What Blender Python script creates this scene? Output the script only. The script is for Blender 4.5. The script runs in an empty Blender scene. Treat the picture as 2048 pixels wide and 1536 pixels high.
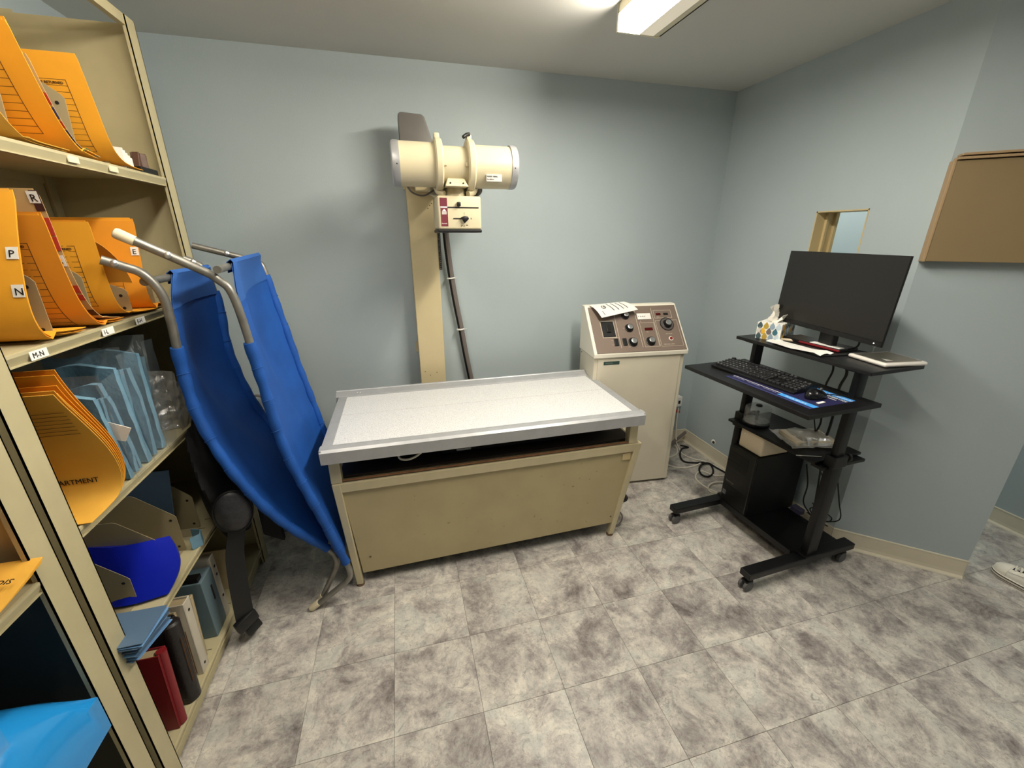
import bpy, bmesh, math, random
from mathutils import Vector, Matrix
random.seed(7)
D = bpy.data
SC = bpy.context.scene
C = SC.collection
PI = math.pi
def V(*a): return Vector(a)

# ------------------------------------------------------------------ camera, world, light, exposure
cd = D.cameras.new('camera'); cam = D.objects.new('camera', cd); C.objects.link(cam)
PITCH, ROLL, YAW, FPX = 0.34543889, 0.00145516, 0.25863911, 823.6
fw = V(math.sin(YAW)*math.cos(PITCH), math.cos(YAW)*math.cos(PITCH), -math.sin(PITCH))
rt = V(math.cos(YAW), -math.sin(YAW), 0); dn = fw.cross(rt)
rr = rt*math.cos(ROLL) + dn*math.sin(ROLL); dd = -rt*math.sin(ROLL) + dn*math.cos(ROLL)
m = Matrix((rr, -dd, -fw)).transposed().to_4x4(); m.translation = V(0, 0, 1.58)
cam.matrix_world = m
cd.sensor_width = 36; cd.lens = FPX/2048*36; cd.clip_start = .02
SC.camera = cam
W = D.worlds.new('world'); SC.world = W; W.use_nodes = True
W.node_tree.nodes['Background'].inputs[0].default_value = (.8, .86, .9, 1)
W.node_tree.nodes['Background'].inputs[1].default_value = .12
SC.view_settings.view_transform = 'Standard'; SC.view_settings.look = 'None'
SC.view_settings.gamma = 1; SC.view_settings.use_curve_mapping = False
SC.view_settings.exposure = 0.12
LENS_POWER = 92.0          # emission of the main fixture's lens
LENS_POWER_2 = 34.0        # second fixture, left of the camera's top edge
HALL_POWER = 22.0

# ------------------------------------------------------------------ materials
def lin(c):
    return tuple(((v/255)/12.92 if v/255 <= .04045 else ((v/255+.055)/1.055)**2.4) for v in c)
def mat(name, col, rough=.5, metal=0, bump=0, bscale=60, var=0, vscale=5, emit=0, alpha=1, trans=0, coat=0, ior=1.45, sheen=0):
    """procedural principled material; var mixes a slightly different tone by noise, bump adds fine relief"""
    m = D.materials.new(name); m.use_nodes = True; nt = m.node_tree; N = nt.nodes; L = nt.links
    p = N['Principled BSDF']; c = (*lin(col), 1)
    p.inputs['Base Color'].default_value = c
    p.inputs['Roughness'].default_value = rough; p.inputs['Metallic'].default_value = metal
    p.inputs['IOR'].default_value = ior
    p.inputs['Coat Weight'].default_value = coat
    p.inputs['Sheen Weight'].default_value = sheen
    if trans: p.inputs['Transmission Weight'].default_value = trans
    if alpha < 1: p.inputs['Alpha'].default_value = alpha
    if emit:
        p.inputs['Emission Color'].default_value = c; p.inputs['Emission Strength'].default_value = emit
    tc = N.new('ShaderNodeTexCoord')
    if var:
        n = N.new('ShaderNodeTexNoise'); n.inputs['Scale'].default_value = vscale; n.inputs['Detail'].default_value = 6
        L.new(tc.outputs['Object'], n.inputs['Vector'])
        r = N.new('ShaderNodeValToRGB'); r.color_ramp.elements[0].position = .32; r.color_ramp.elements[1].position = .68
        r.color_ramp.elements[0].color = (*[max(0, x*(1-var)) for x in c[:3]], 1)
        r.color_ramp.elements[1].color = (*[min(1, x*(1+var)) for x in c[:3]], 1)
        L.new(n.outputs['Fac'], r.inputs['Fac']); L.new(r.outputs['Color'], p.inputs['Base Color'])
    if bump:
        n2 = N.new('ShaderNodeTexNoise'); n2.inputs['Scale'].default_value = bscale; n2.inputs['Detail'].default_value = 4
        L.new(tc.outputs['Object'], n2.inputs['Vector'])
        b = N.new('ShaderNodeBump'); b.inputs['Strength'].default_value = bump; b.inputs['Distance'].default_value = .004
        L.new(n2.outputs['Fac'], b.inputs['Height']); L.new(b.outputs['Normal'], p.inputs['Normal'])
    return m

def speck(m, dark, thresh=.62, scale=40, mixamt=.8):
    """small specks / stains with a shape of their own, mixed over whatever drives the base colour"""
    nt = m.node_tree; N = nt.nodes; L = nt.links; p = N['Principled BSDF']
    tc = N.new('ShaderNodeTexCoord'); n = N.new('ShaderNodeTexNoise'); n.inputs['Scale'].default_value = scale; n.inputs['Detail'].default_value = 3
    L.new(tc.outputs['Object'], n.inputs['Vector'])
    r = N.new('ShaderNodeValToRGB'); r.color_ramp.elements[0].position = thresh; r.color_ramp.elements[1].position = thresh+.06
    r.color_ramp.elements[0].color = (0, 0, 0, 1); r.color_ramp.elements[1].color = (mixamt,)*3+(1,)
    mx = N.new('ShaderNodeMix'); mx.data_type = 'RGBA'
    L.new(n.outputs['Fac'], r.inputs['Fac']); L.new(r.outputs['Color'], mx.inputs[0])
    if p.inputs['Base Color'].links: L.new(p.inputs['Base Color'].links[0].from_socket, mx.inputs[6])
    else: mx.inputs[6].default_value = p.inputs['Base Color'].default_value
    mx.inputs[7].default_value = (*lin(dark), 1)
    L.new(mx.outputs[2], p.inputs['Base Color'])
    return m

M = {}
M['wall'] = mat('painted_wall', (178, 190, 194), .55, bump=.12, bscale=240, var=.03, vscale=1.5)
M['ceiling'] = mat('ceiling_paint', (208, 206, 200), .7, bump=.1, bscale=200)
M['base'] = mat('vinyl_baseboard', (222, 213, 192), .45, var=.06, vscale=6)
M['cream'] = mat('cream_frame', (206, 186, 140), .5)
M['beige_steel'] = mat('beige_shelf_steel', (182, 172, 137), .42, var=.05, vscale=8)
M['tan_steel'] = mat('tan_table_steel', (178, 164, 126), .4, var=.05, vscale=6)
speck(M['tan_steel'], (104, 72, 44), .69, 34, .65)
M['tan_rail'] = mat('tan_rail_steel', (196, 184, 150), .35, var=.05, vscale=9)
M['cream_enamel'] = mat('cream_enamel', (212, 201, 170), .38, var=.03, vscale=6)
M['column'] = mat('cream_column_paint', (206, 190, 150), .4, var=.05, vscale=4)
M['console'] = mat('console_enamel', (220, 212, 192), .4, var=.03, vscale=5)
M['console_trim'] = mat('console_trim', (242, 236, 220), .4)
M['brown_panel'] = mat('brown_panel', (124, 108, 97), .5)
M['alu'] = mat('brushed_aluminium', (178, 179, 182), .4, metal=.35, var=.05, vscale=20)
M['alu_dull'] = mat('worn_aluminium_tube', (138, 136, 130), .38, metal=.6, var=.15, vscale=25)
M['laminate'] = speck(mat('speckled_laminate', (224, 224, 224), .5), (176, 176, 182), .52, 230, .55)
M['black'] = mat('black_plastic', (15, 15, 16), .45)
M['black_steel'] = mat('black_powder_coat', (12, 12, 14), .42, bump=.05, bscale=400)
M['black_wood'] = mat('black_laminate', (17, 16, 17), .38, var=.15, vscale=20)
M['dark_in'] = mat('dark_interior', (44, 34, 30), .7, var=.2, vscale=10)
M['screen'] = mat('dark_screen', (32, 30, 28), .3)
M['grey_vinyl'] = mat('dark_grey_vinyl', (104, 101, 97), .5, bump=.05)
M['canvas'] = mat('blue_canvas', (16, 78, 160), .7, bump=.25, bscale=500, var=.12, vscale=7)
M['canvas_hem'] = mat('blue_canvas_hem', (40, 90, 164), .7, bump=.25, bscale=500, var=.06, vscale=7)
M['thread'] = mat('pale_thread', (150, 175, 215), .7)
M['tip'] = mat('cream_rubber', (226, 214, 184), .5)
M['manila'] = mat('orange_kraft', (236, 166, 44), .6, var=.06, vscale=6)
M['manila2'] = mat('tan_kraft', (222, 168, 66), .6, var=.05, vscale=6)
M['manila_dark'] = mat('deep_orange_kraft', (226, 148, 38), .62, var=.06, vscale=6)
M['folder_tan'] = mat('buff_folder', (196, 164, 112), .6, var=.05)
M['ink'] = mat('printed_ink', (92, 58, 24), .7)
M['ink_black'] = mat('black_ink', (24, 20, 20), .6)
M['white'] = mat('white_paper', (240, 238, 232), .6)
M['lab_red'] = mat('red_label', (190, 66, 50), .5)
M['lab_blue'] = mat('blue_label', (60, 64, 110), .5)
M['lab_green'] = mat('green_label', (70, 130, 80), .5)
M['lab_brown'] = mat('brown_label', (70, 40, 36), .5)
M['divider'] = mat('tan_divider_steel', (150, 138, 108), .38)
M['gown'] = mat('pale_blue_cloth', (104, 142, 164), .8, bump=.6, bscale=60, var=.08, vscale=14)
def plastic(name, col, amt):
    m = D.materials.new(name); m.use_nodes = True; nt = m.node_tree; N = nt.nodes; L = nt.links
    o = N['Material Output']; N.remove(N['Principled BSDF'])
    t = N.new('ShaderNodeBsdfTransparent'); g = N.new('ShaderNodeBsdfGlossy'); g.inputs['Roughness'].default_value = .12
    g.inputs['Color'].default_value = (.9, .92, .95, 1)
    d = N.new('ShaderNodeBsdfDiffuse'); d.inputs['Color'].default_value = (*lin(col), 1)
    mx = N.new('ShaderNodeMixShader'); mx.inputs[0].default_value = .45
    L.new(d.outputs[0], mx.inputs[1]); L.new(g.outputs[0], mx.inputs[2])
    tc = N.new('ShaderNodeTexCoord'); n = N.new('ShaderNodeTexNoise'); n.inputs['Scale'].default_value = 14; n.inputs['Detail'].default_value = 5
    n.inputs['Distortion'].default_value = 1.5
    L.new(tc.outputs['Object'], n.inputs['Vector'])
    b = N.new('ShaderNodeBump'); b.inputs['Strength'].default_value = .9; b.inputs['Distance'].default_value = .02
    L.new(n.outputs['Fac'], b.inputs['Height']); L.new(b.outputs['Normal'], g.inputs['Normal'])
    m2 = N.new('ShaderNodeMixShader'); m2.inputs[0].default_value = amt
    L.new(t.outputs[0], m2.inputs[1]); L.new(mx.outputs[0], m2.inputs[2]); L.new(m2.outputs[0], o.inputs[0])
    return m
M['film'] = plastic('clear_plastic_film', (170, 185, 192), .10)
M['film_milky'] = plastic('milky_plastic_film', (205, 200, 188), .42)
M['film_disc'] = plastic('clear_disc_cover', (180, 182, 178), .3)
M['vinyl_blue'] = mat('royal_blue_vinyl', (18, 34, 170), .3, bump=.3, bscale=12)
M['pillow_blue'] = mat('bright_blue_vinyl', (34, 138, 210), .16, bump=.5, bscale=7, coat=.4)
M['sheet_blue'] = mat('pale_blue_sheet', (112, 158, 208), .5)
M['slate_blue'] = mat('slate_blue_sheet', (84, 108, 134), .5)
M['box_grey'] = mat('grey_blue_file_box', (96, 116, 124), .5)
M['red_leather'] = mat('red_binder', (126, 28, 34), .35, var=.1)
M['black_leather'] = mat('black_leatherette', (32, 28, 27), .4, bump=.3, bscale=120)
M['pouch'] = mat('black_nylon', (12, 12, 14), .8, bump=.6, bscale=40)
M['book_tan'] = mat('aged_tan_board', (186, 168, 132), .6, var=.08)
M['book_grey'] = mat('grey_card', (140, 128, 112), .6, var=.06)
M['brown_board'] = mat('brown_hardboard', (144, 124, 90), .5, var=.04, vscale=4)
M['brown_edge'] = mat('tan_board_edge', (176, 148, 112), .5)
M['maroon'] = mat('maroon_strip', (112, 44, 56), .45)
M['green_plate'] = mat('dark_green_plate', (52, 72, 66), .4)
M['red_glass'] = mat('dark_red_display', (78, 18, 18), .15)
M['steel'] = mat('satin_steel', (205, 205, 205), .28, metal=.9)
M['cable_black'] = mat('black_cable', (18, 18, 20), .5)
M['cable_white'] = mat('white_cable', (238, 232, 218), .5)
M['cable_grey'] = mat('grey_conduit', (112, 104, 100), .5)
M['hall_mint'] = mat('mint_wall', (176, 214, 200), .6)  # matt mint wall paint, no emission
M['pad_navy'] = mat('navy_mousepad', (34, 34, 72), .5, var=.1)
M['pad_blue'] = mat('bright_blue_print', (66, 150, 226), .5)
M['tissue_w'] = mat('tissue_paper', (240, 236, 226), .8, bump=.4, bscale=30)
M['shoe_black'] = mat('black_shoe_canvas', (44, 44, 46), .8, bump=.3, bscale=300)
M['shoe_canvas'] = mat('white_canvas', (222, 218, 208), .8, bump=.3, bscale=300)
M['shoe_white'] = mat('white_shoe_rubber', (226, 220, 206), .5)
M['beige_plastic'] = mat('beige_plastic', (230, 214, 186), .4)
M['bin'] = mat('pale_bin_plastic', (150, 146, 136), .5)
M['caster'] = mat('grey_caster_rubber', (92, 92, 92), .6)

# tile material: mottled grey stone print, shifted per tile by object random
def tile_material():
    m = D.materials.new('stone_print_tile'); m.use_nodes = True; nt = m.node_tree; N = nt.nodes; L = nt.links
    p = N['Principled BSDF']; tc = N.new('ShaderNodeTexCoord'); oi = N.new('ShaderNodeObjectInfo')
    mul = N.new('ShaderNodeMath'); mul.operation = 'MULTIPLY'; mul.inputs[1].default_value = 37.0
    L.new(oi.outputs['Random'], mul.inputs[0])
    add = N.new('ShaderNodeVectorMath'); add.operation = 'ADD'
    cmb = N.new('ShaderNodeCombineXYZ'); L.new(mul.outputs[0], cmb.inputs[0]); L.new(mul.outputs[0], cmb.inputs[2])
    L.new(tc.outputs['Object'], add.inputs[0]); L.new(cmb.outputs[0], add.inputs[1])
    def noise(sc, det, dis, rough=.6):
        n = N.new('ShaderNodeTexNoise'); n.inputs['Scale'].default_value = sc; n.inputs['Detail'].default_value = det
        n.inputs['Distortion'].default_value = dis; n.inputs['Roughness'].default_value = rough
        L.new(add.outputs[0], n.inputs['Vector']); return n
    n1 = noise(6.5, 14, .3, .74)
    r1 = N.new('ShaderNodeValToRGB'); e = r1.color_ramp.elements
    e[0].position = .33; e[0].color = (*lin((106, 98, 95)), 1)
    e[1].position = .70; e[1].color = (*lin((238, 232, 218)), 1)
    k = e.new(.44); k.color = (*lin((160, 154, 150)), 1)
    k = e.new(.55); k.color = (*lin((204, 198, 189)), 1)
    L.new(n1.outputs['Fac'], r1.inputs['Fac'])
    # cool grey-green and dark-mauve patches
    n2 = noise(6.5, 5, .8)
    r2 = N.new('ShaderNodeValToRGB'); r2.color_ramp.elements[0].position = .52; r2.color_ramp.elements[0].color = (0,)*3+(1,)
    r2.color_ramp.elements[1].position = .66; r2.color_ramp.elements[1].color = (.55,)*3+(1,)
    L.new(n2.outputs['Fac'], r2.inputs['Fac'])
    mx = N.new('ShaderNodeMix'); mx.data_type = 'RGBA'; L.new(r2.outputs[0], mx.inputs[0]); L.new(r1.outputs[0], mx.inputs[6])
    mx.inputs[7].default_value = (*lin((174, 178, 174)), 1)
    # dark crumbly speckle
    n3 = noise(34, 10, 1.6, .8)
    r3 = N.new('ShaderNodeValToRGB'); r3.color_ramp.elements[0].position = .34; r3.color_ramp.elements[0].color = (.6,)*3+(1,)
    r3.color_ramp.elements[1].position = .49; r3.color_ramp.elements[1].color = (0,)*3+(1,)
    L.new(n3.outputs['Fac'], r3.inputs['Fac'])
    mx2 = N.new('ShaderNodeMix'); mx2.data_type = 'RGBA'; L.new(r3.outputs[0], mx2.inputs[0]); L.new(mx.outputs[2], mx2.inputs[6])
    mx2.inputs[7].default_value = (*lin((92, 84, 86)), 1)
    # thin veins where a distorted noise crosses its middle
    n4 = noise(5.0, 8, .8, .62)
    ab = N.new('ShaderNodeMath'); ab.operation = 'SUBTRACT'; ab.inputs[1].default_value = .5; L.new(n4.outputs['Fac'], ab.inputs[0])
    ab2 = N.new('ShaderNodeMath'); ab2.operation = 'ABSOLUTE'; L.new(ab.outputs[0], ab2.inputs[0])
    r4 = N.new('ShaderNodeValToRGB'); r4.color_ramp.elements[0].position = 0; r4.color_ramp.elements[0].color = (.3,)*3+(1,)
    r4.color_ramp.elements[1].position = .008; r4.color_ramp.elements[1].color = (0,)*3+(1,)
    L.new(ab2.outputs[0], r4.inputs['Fac'])
    mx3 = N.new('ShaderNodeMix'); mx3.data_type = 'RGBA'; L.new(r4.outputs[0], mx3.inputs[0]); L.new(mx2.outputs[2], mx3.inputs[6])
    mx3.inputs[7].default_value = (*lin((96, 88, 88)), 1)
    # overall tone per tile
    tone = N.new('ShaderNodeMapRange'); tone.inputs[3].default_value = .91; tone.inputs[4].default_value = 1.05
    fr = N.new('ShaderNodeMath'); fr.operation = 'FRACT'; L.new(mul.outputs[0], fr.inputs[0]); L.new(fr.outputs[0], tone.inputs[0])
    vm = N.new('ShaderNodeVectorMath'); vm.operation = 'SCALE'; L.new(mx3.outputs[2], vm.inputs[0]); L.new(tone.outputs[0], vm.inputs['Scale'])
    L.new(vm.outputs[0], p.inputs['Base Color'])
    rr_ = N.new('ShaderNodeMapRange'); rr_.inputs[3].default_value = .34; rr_.inputs[4].default_value = .5
    L.new(n3.outputs['Fac'], rr_.inputs[0]); L.new(rr_.outputs[0], p.inputs['Roughness'])
    b = N.new('ShaderNodeBump'); b.inputs['Strength'].default_value = .25; b.inputs['Distance'].default_value = .003
    L.new(n1.outputs['Fac'], b.inputs['Height']); L.new(b.outputs['Normal'], p.inputs['Normal'])
    return m
M['tile'] = tile_material()
M['joint'] = mat('tile_joint', (132, 126, 120), .8)

def emissive(name, col, power, base=(235, 228, 205)):
    m = mat(name, base, .4); p = m.node_tree.nodes['Principled BSDF']
    p.inputs['Emission Color'].default_value = (*col, 1); p.inputs['Emission Strength'].default_value = power
    return m
M['lens'] = emissive('lit_lens', (1, .93, .80), LENS_POWER)
M['lens2'] = emissive('lit_lens_second', (1, .93, .80), LENS_POWER_2)
M['lens3'] = emissive('lit_lens_hall', (1, .97, .9), HALL_POWER)
M['lens4'] = emissive('lit_lens_hall_end', (1, .97, .9), HALL_POWER*1.4)
M['fixture_dim'] = emissive('dim_lens', (1, .9, .72), .42, (190, 180, 150))
M['fixture'] = mat('fixture_white_metal', (226, 218, 190), .4)

# ------------------------------------------------------------------ mesh helpers (all in world coordinates; linked under a root they are made local)
def link(name, bm, m, parent=None, smooth=False, label=None):
    me = D.meshes.new(name)
    if parent is not None:
        bm.transform(MW[parent].inverted())
    bmesh.ops.recalc_face_normals(bm, faces=bm.faces)
    bm.to_mesh(me); bm.free()
    ms = m if isinstance(m, (list, tuple)) else [m]
    for x in ms: me.materials.append(x)
    if smooth:
        me.shade_smooth()
        try: me.set_sharp_from_angle(angle=math.radians(38))
        except Exception: pass
    o = D.objects.new(name, me); C.objects.link(o)
    if parent is not None: o.parent = parent
    MW[o] = MW[parent] if parent is not None else Matrix.Identity(4)
    if label: o['label'] = label
    return o
MW = {}
def thing(name, label, cat, loc=(0, 0, 0), rz=0, group=None):
    o = D.objects.new(name, None); C.objects.link(o); o.empty_display_size = .05
    o.location = loc; o.rotation_euler = (0, 0, rz)
    o['label'] = label; o['category'] = cat
    if group: o['group'] = group
    MW[o] = Matrix.Translation(Vector(loc)) @ Matrix.Rotation(rz, 4, 'Z')
    return o
def tag(o, label, cat, group=None):
    o['label'] = label; o['category'] = cat
    if group: o['group'] = group
    return o
def struct(name, bm, m, parent=None, smooth=False):
    o = link(name, bm, m, parent, smooth)
    if parent is None: o['kind'] = 'structure'
    return o
def recentre(o):
    """put a single-mesh thing's origin at its base"""
    me = o.data; vs = [v.co for v in me.vertices]
    c = V((min(v.x for v in vs)+max(v.x for v in vs))/2, (min(v.y for v in vs)+max(v.y for v in vs))/2, min(v.z for v in vs))
    me.transform(Matrix.Translation(-c)); o.location = c; MW[o] = Matrix.Translation(c); return o

def NB(): return bmesh.new()
def box(bm, x0, x1, y0, y1, z0, z1, bev=0, T=None, seg=2, mi=0):
    r = bmesh.ops.create_cube(bm, size=1)
    vs = r['verts']
    for v in vs:
        v.co = V((x0+x1)/2+v.co.x*(x1-x0), (y0+y1)/2+v.co.y*(y1-y0), (z0+z1)/2+v.co.z*(z1-z0))
    fs = set(f for v in vs for f in v.link_faces)
    for f in fs: f.material_index = mi
    if bev:
        es = list(set(e for v in vs for e in v.link_edges))
        r2 = bmesh.ops.bevel(bm, geom=es, offset=bev, segments=seg, affect='EDGES', profile=.5)
        vs = list(set(v for f in r2['faces'] for v in f.verts) | set(v for v in vs if v.is_valid))
        for f in set(f for v in vs for f in v.link_faces): f.material_index = mi
    if T is not None:
        for v in vs: v.co = T @ v.co
    return vs
def prism(bm, poly, a, b, T=None, bev=0, mi=0):
    """poly: 3D points (planar), extruded from offset vector a to b"""
    n = len(poly); A = [bm.verts.new(V(*p)+a) for p in poly]; B = [bm.verts.new(V(*p)+b) for p in poly]
    fs = [bm.faces.new(A[::-1]), bm.faces.new(B)]
    for i in range(n): fs.append(bm.faces.new((A[i], A[(i+1) % n], B[(i+1) % n], B[i])))
    for f in fs: f.material_index = mi
    vs = A+B
    if bev:
        es = list(set(e for v in vs for e in v.link_edges))
        r2 = bmesh.ops.bevel(bm, geom=es, offset=bev, segments=2, affect='EDGES', profile=.5)
        vs = list(set(v for f in r2['faces'] for v in f.verts) | set(v for v in vs if v.is_valid))
    if T is not None:
        for v in vs: v.co = T @ v.co
    return vs
def smoothpath(pts, n=6):
    pts = [V(*p) for p in pts]
    if len(pts) < 3: return pts
    out = []
    P = [pts[0]*2-pts[1]]+pts+[pts[-1]*2-pts[-2]]
    for i in range(1, len(P)-2):
        for k in range(n):
            t = k/n; a, b, c, d = P[i-1], P[i], P[i+1], P[i+2]
            out.append(.5*((2*b)+(c-a)*t+(2*a-5*b+4*c-d)*t*t+(3*b-a-3*c+d)*t**3))
    out.append(pts[-1]); return out
def tube(bm, pts, r, seg=10, smooth=6, cap=True, rf=None, mi=0):
    P = smoothpath(pts, smooth) if smooth else [V(*p) for p in pts]
    up = V(0, 0, 1); t0 = (P[1]-P[0]).normalized()
    if abs(t0.dot(up)) > .9: up = V(1, 0, 0)
    nrm = (up-t0*up.dot(t0)).normalized(); rings = []
    for i, p in enumerate(P):
        t = (P[min(i+1, len(P)-1)]-P[max(i-1, 0)]).normalized()
        nrm = (nrm-t*nrm.dot(t)).normalized(); bn = t.cross(nrm)
        rad = rf(i/(len(P)-1)) if rf else r
        rings.append([bm.verts.new(p+(nrm*math.cos(2*PI*k/seg)+bn*math.sin(2*PI*k/seg))*rad) for k in range(seg)])
    for i in range(len(rings)-1):
        for k in range(seg):
            f = bm.faces.new((rings[i][k], rings[i][(k+1) % seg], rings[i+1][(k+1) % seg], rings[i+1][k])); f.material_index = mi
    if cap:
        bm.faces.new(rings[0][::-1]).material_index = mi; bm.faces.new(rings[-1]).material_index = mi
    return [v for r_ in rings for v in r_]
def lathe(bm, prof, o, ax, seg=32, mi=0):
    """prof: (distance along ax, radius)"""
    ax = V(*ax).normalized(); u = ax.orthogonal().normalized(); w = ax.cross(u); o = V(*o); R = []
    for d, r in prof:
        R.append([bm.verts.new(o+ax*d+(u*math.cos(2*PI*k/seg)+w*math.sin(2*PI*k/seg))*max(r, 1e-5)) for k in range(seg)])
    for i in range(len(R)-1):
        for k in range(seg):
            f = bm.faces.new((R[i][k], R[i][(k+1) % seg], R[i+1][(k+1) % seg], R[i+1][k])); f.material_index = mi
    bm.faces.new(R[0][::-1]).material_index = mi; bm.faces.new(R[-1]).material_index = mi
def grid(bm, rows, mi=0):
    G = [[bm.verts.new(V(*p)) for p in row] for row in rows]
    for i in range(len(G)-1):
        for j in range(len(G[0])-1):
            bm.faces.new((G[i][j], G[i][j+1], G[i+1][j+1], G[i+1][j])).material_index = mi
    return G
def slab(bm, rows, th, mi=0):
    """closed thin slab from a grid of points, thickened by th along its normals"""
    R = [[V(*p) for p in row] for row in rows]; n = len(R); k = len(R[0])
    def nr(i, j):
        a = R[min(i+1, n-1)][j]-R[max(i-1, 0)][j]; b = R[i][min(j+1, k-1)]-R[i][max(j-1, 0)]
        return a.cross(b).normalized()
    A = [[bm.verts.new(R[i][j]) for j in range(k)] for i in range(n)]
    B = [[bm.verts.new(R[i][j]+nr(i, j)*th) for j in range(k)] for i in range(n)]
    fs = []
    for i in range(n-1):
        for j in range(k-1):
            fs.append(bm.faces.new((A[i][j], A[i][j+1], A[i+1][j+1], A[i+1][j])))
            fs.append(bm.faces.new((B[i][j], B[i+1][j], B[i+1][j+1], B[i][j+1])))
    for i in range(n-1):
        for j in (0, k-1): fs.append(bm.faces.new((A[i][j], A[i+1][j], B[i+1][j], B[i][j])))
    for j in range(k-1):
        for i in (0, n-1): fs.append(bm.faces.new((A[i][j], B[i][j], B[i][j+1], A[i][j+1])))
    for f in fs: f.material_index = mi
def text(name, s, size, m, parent, o, right, up, th=.0004, label=None, align='LEFT', sx=1.0):
    cu = D.curves.new(name, 'FONT'); cu.body = s; cu.size = size; cu.extrude = th; cu.align_x = align; cu.resolution_u = 2
    ob = D.objects.new(name+'_tmp', cu); C.objects.link(ob)
    dg = bpy.context.evaluated_depsgraph_get(); me = D.meshes.new_from_object(ob.evaluated_get(dg))
    D.objects.remove(ob); D.curves.remove(cu)
    r = V(*right).normalized(); u = V(*up); u = (u-r*u.dot(r)).normalized(); n = r.cross(u)
    T = Matrix((r*sx, u, n)).transposed().to_4x4(); T.translation = V(*o)
    bm = bmesh.new(); bm.from_mesh(me); bm.transform(T); D.meshes.remove(me)
    ob = link(name, bm, m, parent, label=label)
    return ob
def Tr(o, rz=0, rx=0, ry=0):
    return Matrix.Translation(Vector(o)) @ Matrix.Rotation(rz, 4, 'Z') @ Matrix.Rotation(ry, 4, 'Y') @ Matrix.Rotation(rx, 4, 'X')

# ================================================================== THE ROOM
XR, YB, ZC, XL, YF = 2.137, 2.568, 2.424, -1.225, -2.2
XH, YH = 3.22, 3.4
bm = NB(); box(bm, XL-.1, XH+.1, YF-.1, YH+.1, -.08, -.0035)
floor = struct('floor', bm, M['joint'])
# 12-inch tiles, on the joint lines seen in the photograph
TS = .3048
tm = None
for i in range(-4, 12):
    for j in range(-5, 9):
        x = -.1533+TS*i; y = .9685+TS*j
        if x+TS < XL or x > XH or y > YH or y+TS > YH+.1: continue
        if tm is None:
            b_ = NB(); g = .0005; box(b_, g, TS-g, g, TS-g, -.0035, 0, .0004, seg=1)
            me = D.meshes.new('tile'); b_.to_mesh(me); b_.free(); me.materials.append(M['tile']); tm = me
        o = D.objects.new('tile', tm); C.objects.link(o); o.parent = floor; o.location = (x, y, 0)
bm = NB(); box(bm, XL-.1, XH+.1, YF-.1, YH+.1, ZC, ZC+.08); struct('ceiling', bm, M['ceiling'])
bm = NB(); box(bm, XL-.12, 2.137+.001, YB, YB+.1, 0, ZC); struct('wall_back', bm, M['wall'])
bm = NB(); box(bm, XL-.12, XL, YF, YB, 0, ZC); struct('wall_left', bm, M['wall'])
bm = NB(); box(bm, XL-.12, XH+.12, YF-.12, YF, 0, ZC); struct('wall_front', bm, M['wall'])
# right wall with the small pass-through opening
hy0, hy1, hz0, hz1 = 1.578, 1.843, 1.12, 1.697
WT = .115
bm = NB()
box(bm, XR, XR+WT, hy1, YH, 0, ZC); box(bm, XR, XR+WT, 1.33, hy0, 0, ZC)
box(bm, XR, XR+WT, hy0, hy1, 0, hz0); box(bm, XR, XR+WT, hy0, hy1, hz1, ZC)
struct('wall_right', bm, M['wall'])
bm = NB()
prism(bm, [(2.137, 1.33, 0), (2.137, 1.318, 0), (2.531, .963, 0), (2.62, 1.061, 0), (2.307, 1.343, 0), (2.307, 1.33, 0)], V(0, 0, 0), V(0, 0, ZC))
struct('wall_angled', bm, M['wall'])
bm = NB(); box(bm, XH, XH+.12, YF, YH, 0, ZC); struct('wall_hall', bm, M['wall'])
bm = NB(); box(bm, XR+WT, XH+.12, YH, YH+.1, 0, ZC); struct('wall_hall_end', bm, M['hall_mint'])
# hatch: cream lining, an inner casing and its track
w = struct('window_1', (lambda b: (box(b, XR-.001, XR+WT, hy1-.006, hy1, hz0, hz1), box(b, XR-.001, XR+WT, hy0, hy0+.006, hz0, hz1),
     box(b, XR-.001, XR+WT, hy0, hy1, hz1-.006, hz1), box(b, XR-.001, XR+WT, hy0, hy1, hz0, hz0+.006), b)[-1])(NB()), M['cream'])
bm = NB(); box(bm, XR+WT, XR+WT+.02, hy1-.02, hy1+.05, hz0-.05, hz1+.05)

link('window_frame', bm, M['cream'], w)
bm = NB(); box(bm, XR+.06, XR+.075, hy1-.018, hy1-.006, hz0, hz1-.006); link('window_stop', bm, M['cream'], w)
# vinyl cove baseboards
def baseboard(name, p, q, n):
    """p->q along the wall foot, n points into the room"""
    p, q, n = V(*p, 0), V(*q, 0), V(*n, 0).normalized()
    prof = [(0, 0), (.016, 0), (.014, .005), (.006, .014), (.004, .03), (.0035, .092), (.0055, .097), (.004, .102), (0, .102)]
    bm = NB(); A = [bm.verts.new(p+n*a+V(0, 0, z)) for a, z in prof]; B = [bm.verts.new(q+n*a+V(0, 0, z)) for a, z in prof]
    for i in range(len(prof)): bm.faces.new((A[i], A[(i+1) % len(prof)], B[(i+1) % len(prof)], B[i]))
    bm.faces.new(A); bm.faces.new(B[::-1])
    return struct(name, bm, M['base'])
baseboard('baseboard_back', (XL, YB), (XR, YB), (0, -1))
baseboard('baseboard_right', (XR, YB), (XR, 1.318), (-1, 0))
bb = baseboard('baseboard_angled', (2.137, 1.318), (2.531, .963), (-.355, -.394))
baseboard('baseboard_angled_end', (2.531, .963), (2.62, 1.061), (.394, -.355))
baseboard('baseboard_hall', (XH, YH), (XH, YF), (-1, 0))
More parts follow.
